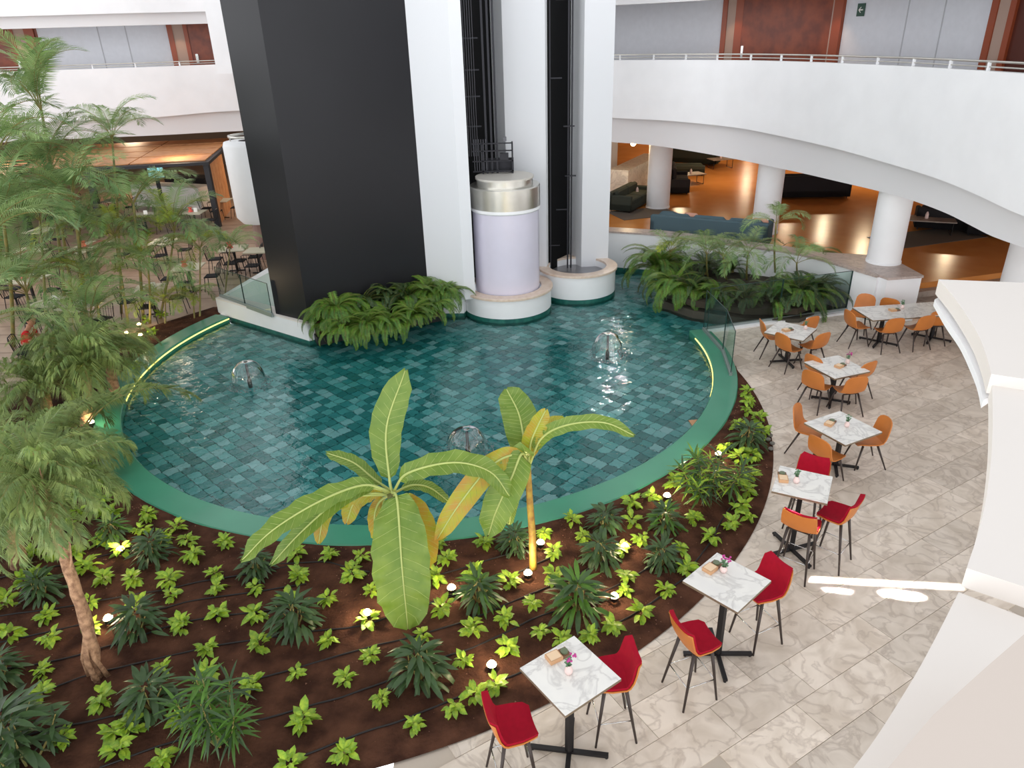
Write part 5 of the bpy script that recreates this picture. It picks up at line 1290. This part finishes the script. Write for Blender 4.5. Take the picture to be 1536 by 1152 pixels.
ft=[((505,468),1.0,22,'far left end',FF),((545,455),.9,20,'second from the left end',FF+FFd),((580,447),.8,18,'third from left, in the middle',FFd),((612,448),.85,20,'fourth from left, with pale fronds',FF+FFd),((645,440),.9,22,'second from the right end',FF),((668,440),.8,18,'right end by the lift ring',FF),((520,438),.8,9,'behind, dark against the tower at left',FFd),((565,428),.75,8,'behind, dark against the tower in the middle',FFd)]
for (px,s,n,l,ms) in ft:
    p=at(px[0],px[1]+8,.5);fern(p[0],p[1],.48,n+26,s*1.22,'green fern at the tower foot, '+l,ms,'ferns at the foot of the black tower')
for i,px in enumerate(((495,500),(520,507),(552,505),(585,500),(620,490),(652,478))):
    p=at(*px,.2);fern(p[0],p[1]+.05,.30,40,.92,'low fern hanging over the water at tower trough, %s'%['leftmost','second from left','third from left','third from right','second from right','rightmost'][i],FF,'low hanging ferns over the water')
# right planting island
isl=thing('planting_island','rocky planting island between the lobby wall and the glass fence','planter',(0,0,0))
ip=[xy(at(x,y,.25)) for x,y in ((985,440),(1040,458),(1120,470),(1200,470),(1240,455),(1225,415),(1150,405),(1060,395),(990,395))]
b=MB();b.prism(ip,-.36,.1);b.build('island_rim',M('dark_wet_rock',(70,66,56),.8),isl);b=MB();b.prism([(p[0]*.98+.1,p[1]*.985+.3) for p in ip],.2,.36);b.build('island_soil',M('dark_wet_soil',(58,50,38),.9),isl)
for i,(px,s,n,ms,l) in enumerate([((992,415),1.15,30,FF,'large fern at left end of island by the pool'),((1015,425),1.0,26,FF,'fern second from left on the island'),((1040,430),.8,20,FFd+FF,'low fern before the palm pots on the island'),((1080,440),.7,20,FFd+FF,'fern in the middle of the island front'),((1120,445),.7,20,FFd,'dark fern right of the island middle'),((1160,445),.8,22,FFd+FF,'fern below the slim palm stem on the island'),((1200,440),1.0,28,FFd+FF,'large fern at right end of island behind the glass'),((1225,435),.9,22,FFd,'dark fern nearest the white block'),((1215,405),.9,18,FF,'fern at rear right of the island by the coping'),((1060,415),.7,18,FFd,'dark fern at the rear of the island'),((1100,412),.7,18,FFd+FF,'fern behind the areca stems on the island')]):
    p=at(px[0]-4,px[1]+(16 if px[1]>422 else 4),.2);fern(p[0],p[1],.22 if px[1]>422 else .33,n+18,s*1.38,l,ms,'ferns on the planting island')
for px,tpx,s,n,ms,l in [((1090,420),(1085,385,18.6),.65,8,AF,'areca palm in the middle of the island'),((1062,418),(1060,382,18.8),.6,8,AF,'areca palm left of the middle on the island'),((1120,420),(1122,380,18.7),.6,7,AF,'areca palm right of the middle on the island'),((1163,415),(1164,335,18.3),.55,6,AF,'slim tall palm with single dark stem on the island'),((1200,420),(1195,395,18.0),.6,7,AF,'areca palm near the right end of the island'),((1005,405),(1005,378,20.0),.55,9,AF+AFy,'areca palm at the left end of island')]:
    base=at(*px,.35);palm('island_palm',l,base,P3(*tpx),n,ms,s,(.03,.02),(-.5,.25),random.random()*6,group='small palms on the planting island')
for i,(x,y) in enumerate(((1075,447),(1092,452),(1145,458),(1050,440))):
    p=at(x,y,.1);b=MB();b.ball((0,0,0),.26,9,6,.7);b.v=[(v[0]+random.uniform(-.03,.03),v[1]+random.uniform(-.03,.03),v[2]) for v in b.v];o=b.build('boulder',rock,smooth=True);o.location=(p[0],p[1],.12);tag(o,'rounded grey rock at island waterline, %s from left'%['second','third','rightmost','leftmost'][i],'rock','rocks along the planting island')
# ---------------------------------------------------------------- fountains
splash=emat if False else None
foam=glassmat('foamy_water',(232,242,242),base=.25,rough=.25)
def fountain(px,h,r,lab):
    p=at(*px,-.1);t=thing('fountain_jet',lab,'fountain',(p[0],p[1],-.1))
    b=MB();b.lathe([(.045,-.24),(.045,.1),(.028,.12),(.026,h-.05)],0,0,14);b.build('nozzle_pipe',darkmetal,t,smooth=True)
    prof=[(.02,h-.04)]
    for i in range(10):
        q=i/9;prof.append((r*math.sin(q*PI/2)**.9,h*(1.04-1.04*q**2.3)+.0))
    b=MB();b.lathe(prof,0,0,40);b.v=[(v[0]*(1+.14*noise.noise((v[0]*9,v[1]*9,v[2]*4))),v[1]*(1+.14*noise.noise((v[1]*9,v[0]*9,v[2]*4))),v[2]) for v in b.v];b.build('water_bell',jet,t,smooth=True)
    b=MB()
    rn=random.Random(5)
    for i in range(26):
        a=i*2.399;r0=r*.25;P=[(r*.3*math.cos(a),r*.3*math.sin(a),h*1.0),(r*.75*math.cos(a),r*.75*math.sin(a),h*.75),(r*.97*math.cos(a),r*.97*math.sin(a),h*.3),(r*1.0*math.cos(a),r*1.0*math.sin(a),0)]
        k=rn.randint(0,1);b.tube(P[k:k+3],.0035,3)
    for i in range(240):
        a=rn.random()*6.28;q=r*rn.uniform(.8,1.35);b.ball((q*math.cos(a),q*math.sin(a),.004+rn.random()*.035),rn.uniform(.007,.018),5,3)
    b.build('water_drops',foam,t)
    return
    b=MB();prof=[(r*.85,.004),(r*.95,.014),(r*1.05,.006),(r*1.2,.012),(r*1.38,.003)];b.lathe(prof,0,0,40);b.v=[(v[0],v[1],v[2]+.006*noise.noise((v[0]*20,v[1]*20,0))) for v in b.v];b.build('splash_ring',jet,t,smooth=True)
fountain((375,576),.52,.36,'bell-shaped water jet at the left of the pool')
fountain((702,676),.44,.36,'bell-shaped water jet behind the banana plants')
fountain((911,534),.55,.34,'bell-shaped water jet at right, with sparkling reflections')
# glint on the water: small bright spot, added unseen to mirror towards the viewer
lamp('added_glint_spot','SPOT',(3.72,24.3,4.15),260,(1,.93,.88),.06,Vector((2.3-3.72,15.3-24.3,-.1-4.15)).to_track_quat('-Z','Y').to_euler(),angle=26)
# ---------------------------------------------------------------- ground spotlights
SPT=[((165,936),'glowing ground spotlight beside the leftmost dark shrub'),((139,640),'ground spotlight close to the left edge of the green rim'),((678,890),'ground spotlight left of the slim banana stem'),((792,868),'ground spotlight at the foot of the slim banana stem'),
((811,822),'ground spotlight just behind the slim banana stem'),((738,1006),'ground spotlight left of the nearest bar table'),((552,928),'ground spotlight behind a bright lime pothos, left of hanging banana leaf'),((937,828),'ground spotlight amid bright leaves, middle right of the bed'),
((921,903),'ground spotlight shining on an earth mound at right'),((1000,751),'ground spotlight near the rim, right half of the bed'),((1077,688),'ground spotlight inside the strappy bush'),((183,832),'ground spotlight lighting orange soil at left'),((210,492),'ground spotlight under the canes, farthest of three'),((191,505),'ground spotlight under the canes, leftmost of three'),((212,508),'ground spotlight under the canes, nearest of three')]
for i,(px,lab) in enumerate(SPT):
    p=at(*px,.06);hid=i in(11,)
    t=thing('ground_spotlight',lab,'spotlight',(p[0],p[1],.03),0,'ground spotlights in the planting')
    b=MB();b.tube([(0,0,-.04),(0,0,.06)],.012,6);b.build('spike',darkmetal,t)
    b=MB();b.lathe([(.03,.05),(.055,.07),(.058,.13),(.05,.14)],0,0,14);b.build('lamp_housing',darkmetal,t,smooth=True)
    b=MB();b.lathe([(.001,.175),(.035,.165),(.058,.13)],0,0,14);b.build('lens',bulb,t,smooth=True)
    lamp('spotlight_glow','POINT',(p[0],p[1],.32),11 if i<11 else 7,(1,.78,.48),.04)
# up-lights aimed at the bananas
for x,y,e in ((p:=at(792,868,.1))[0:2].tolist()+[10],(p:=at(552,925,.1))[0:2].tolist()+[6]):
    l=lamp('banana_uplight','SPOT',(x,y,.2),e*4,(1,.86,.4),.05,(R_(180),0,0),angle=60)
# narrow-beam lamps added above the terrace to lay a sun band and small patches
def sunpatch_lamp(a,b_,w,e,shape):
    A_=at(*a,0)[:2];B_=at(*b_,0)[:2];m=(A_+B_)/2;d=B_-A_;L=float(np.linalg.norm(d));o=lamp('added_sun_patch_lamp','AREA',(m[0],m[1],5.),e,(1,.97,.92),L,(0,0,math.atan2(d[1],d[0])),spread=R_(1.0),size_y=w,shape=shape)
sunpatch_lamp((1160,866),(1443,881),.09,9,'RECTANGLE');sunpatch_lamp((1318,889),(1388,896),.16,6,'ELLIPSE');sunpatch_lamp((1235,884),(1280,888),.08,2,'ELLIPSE')
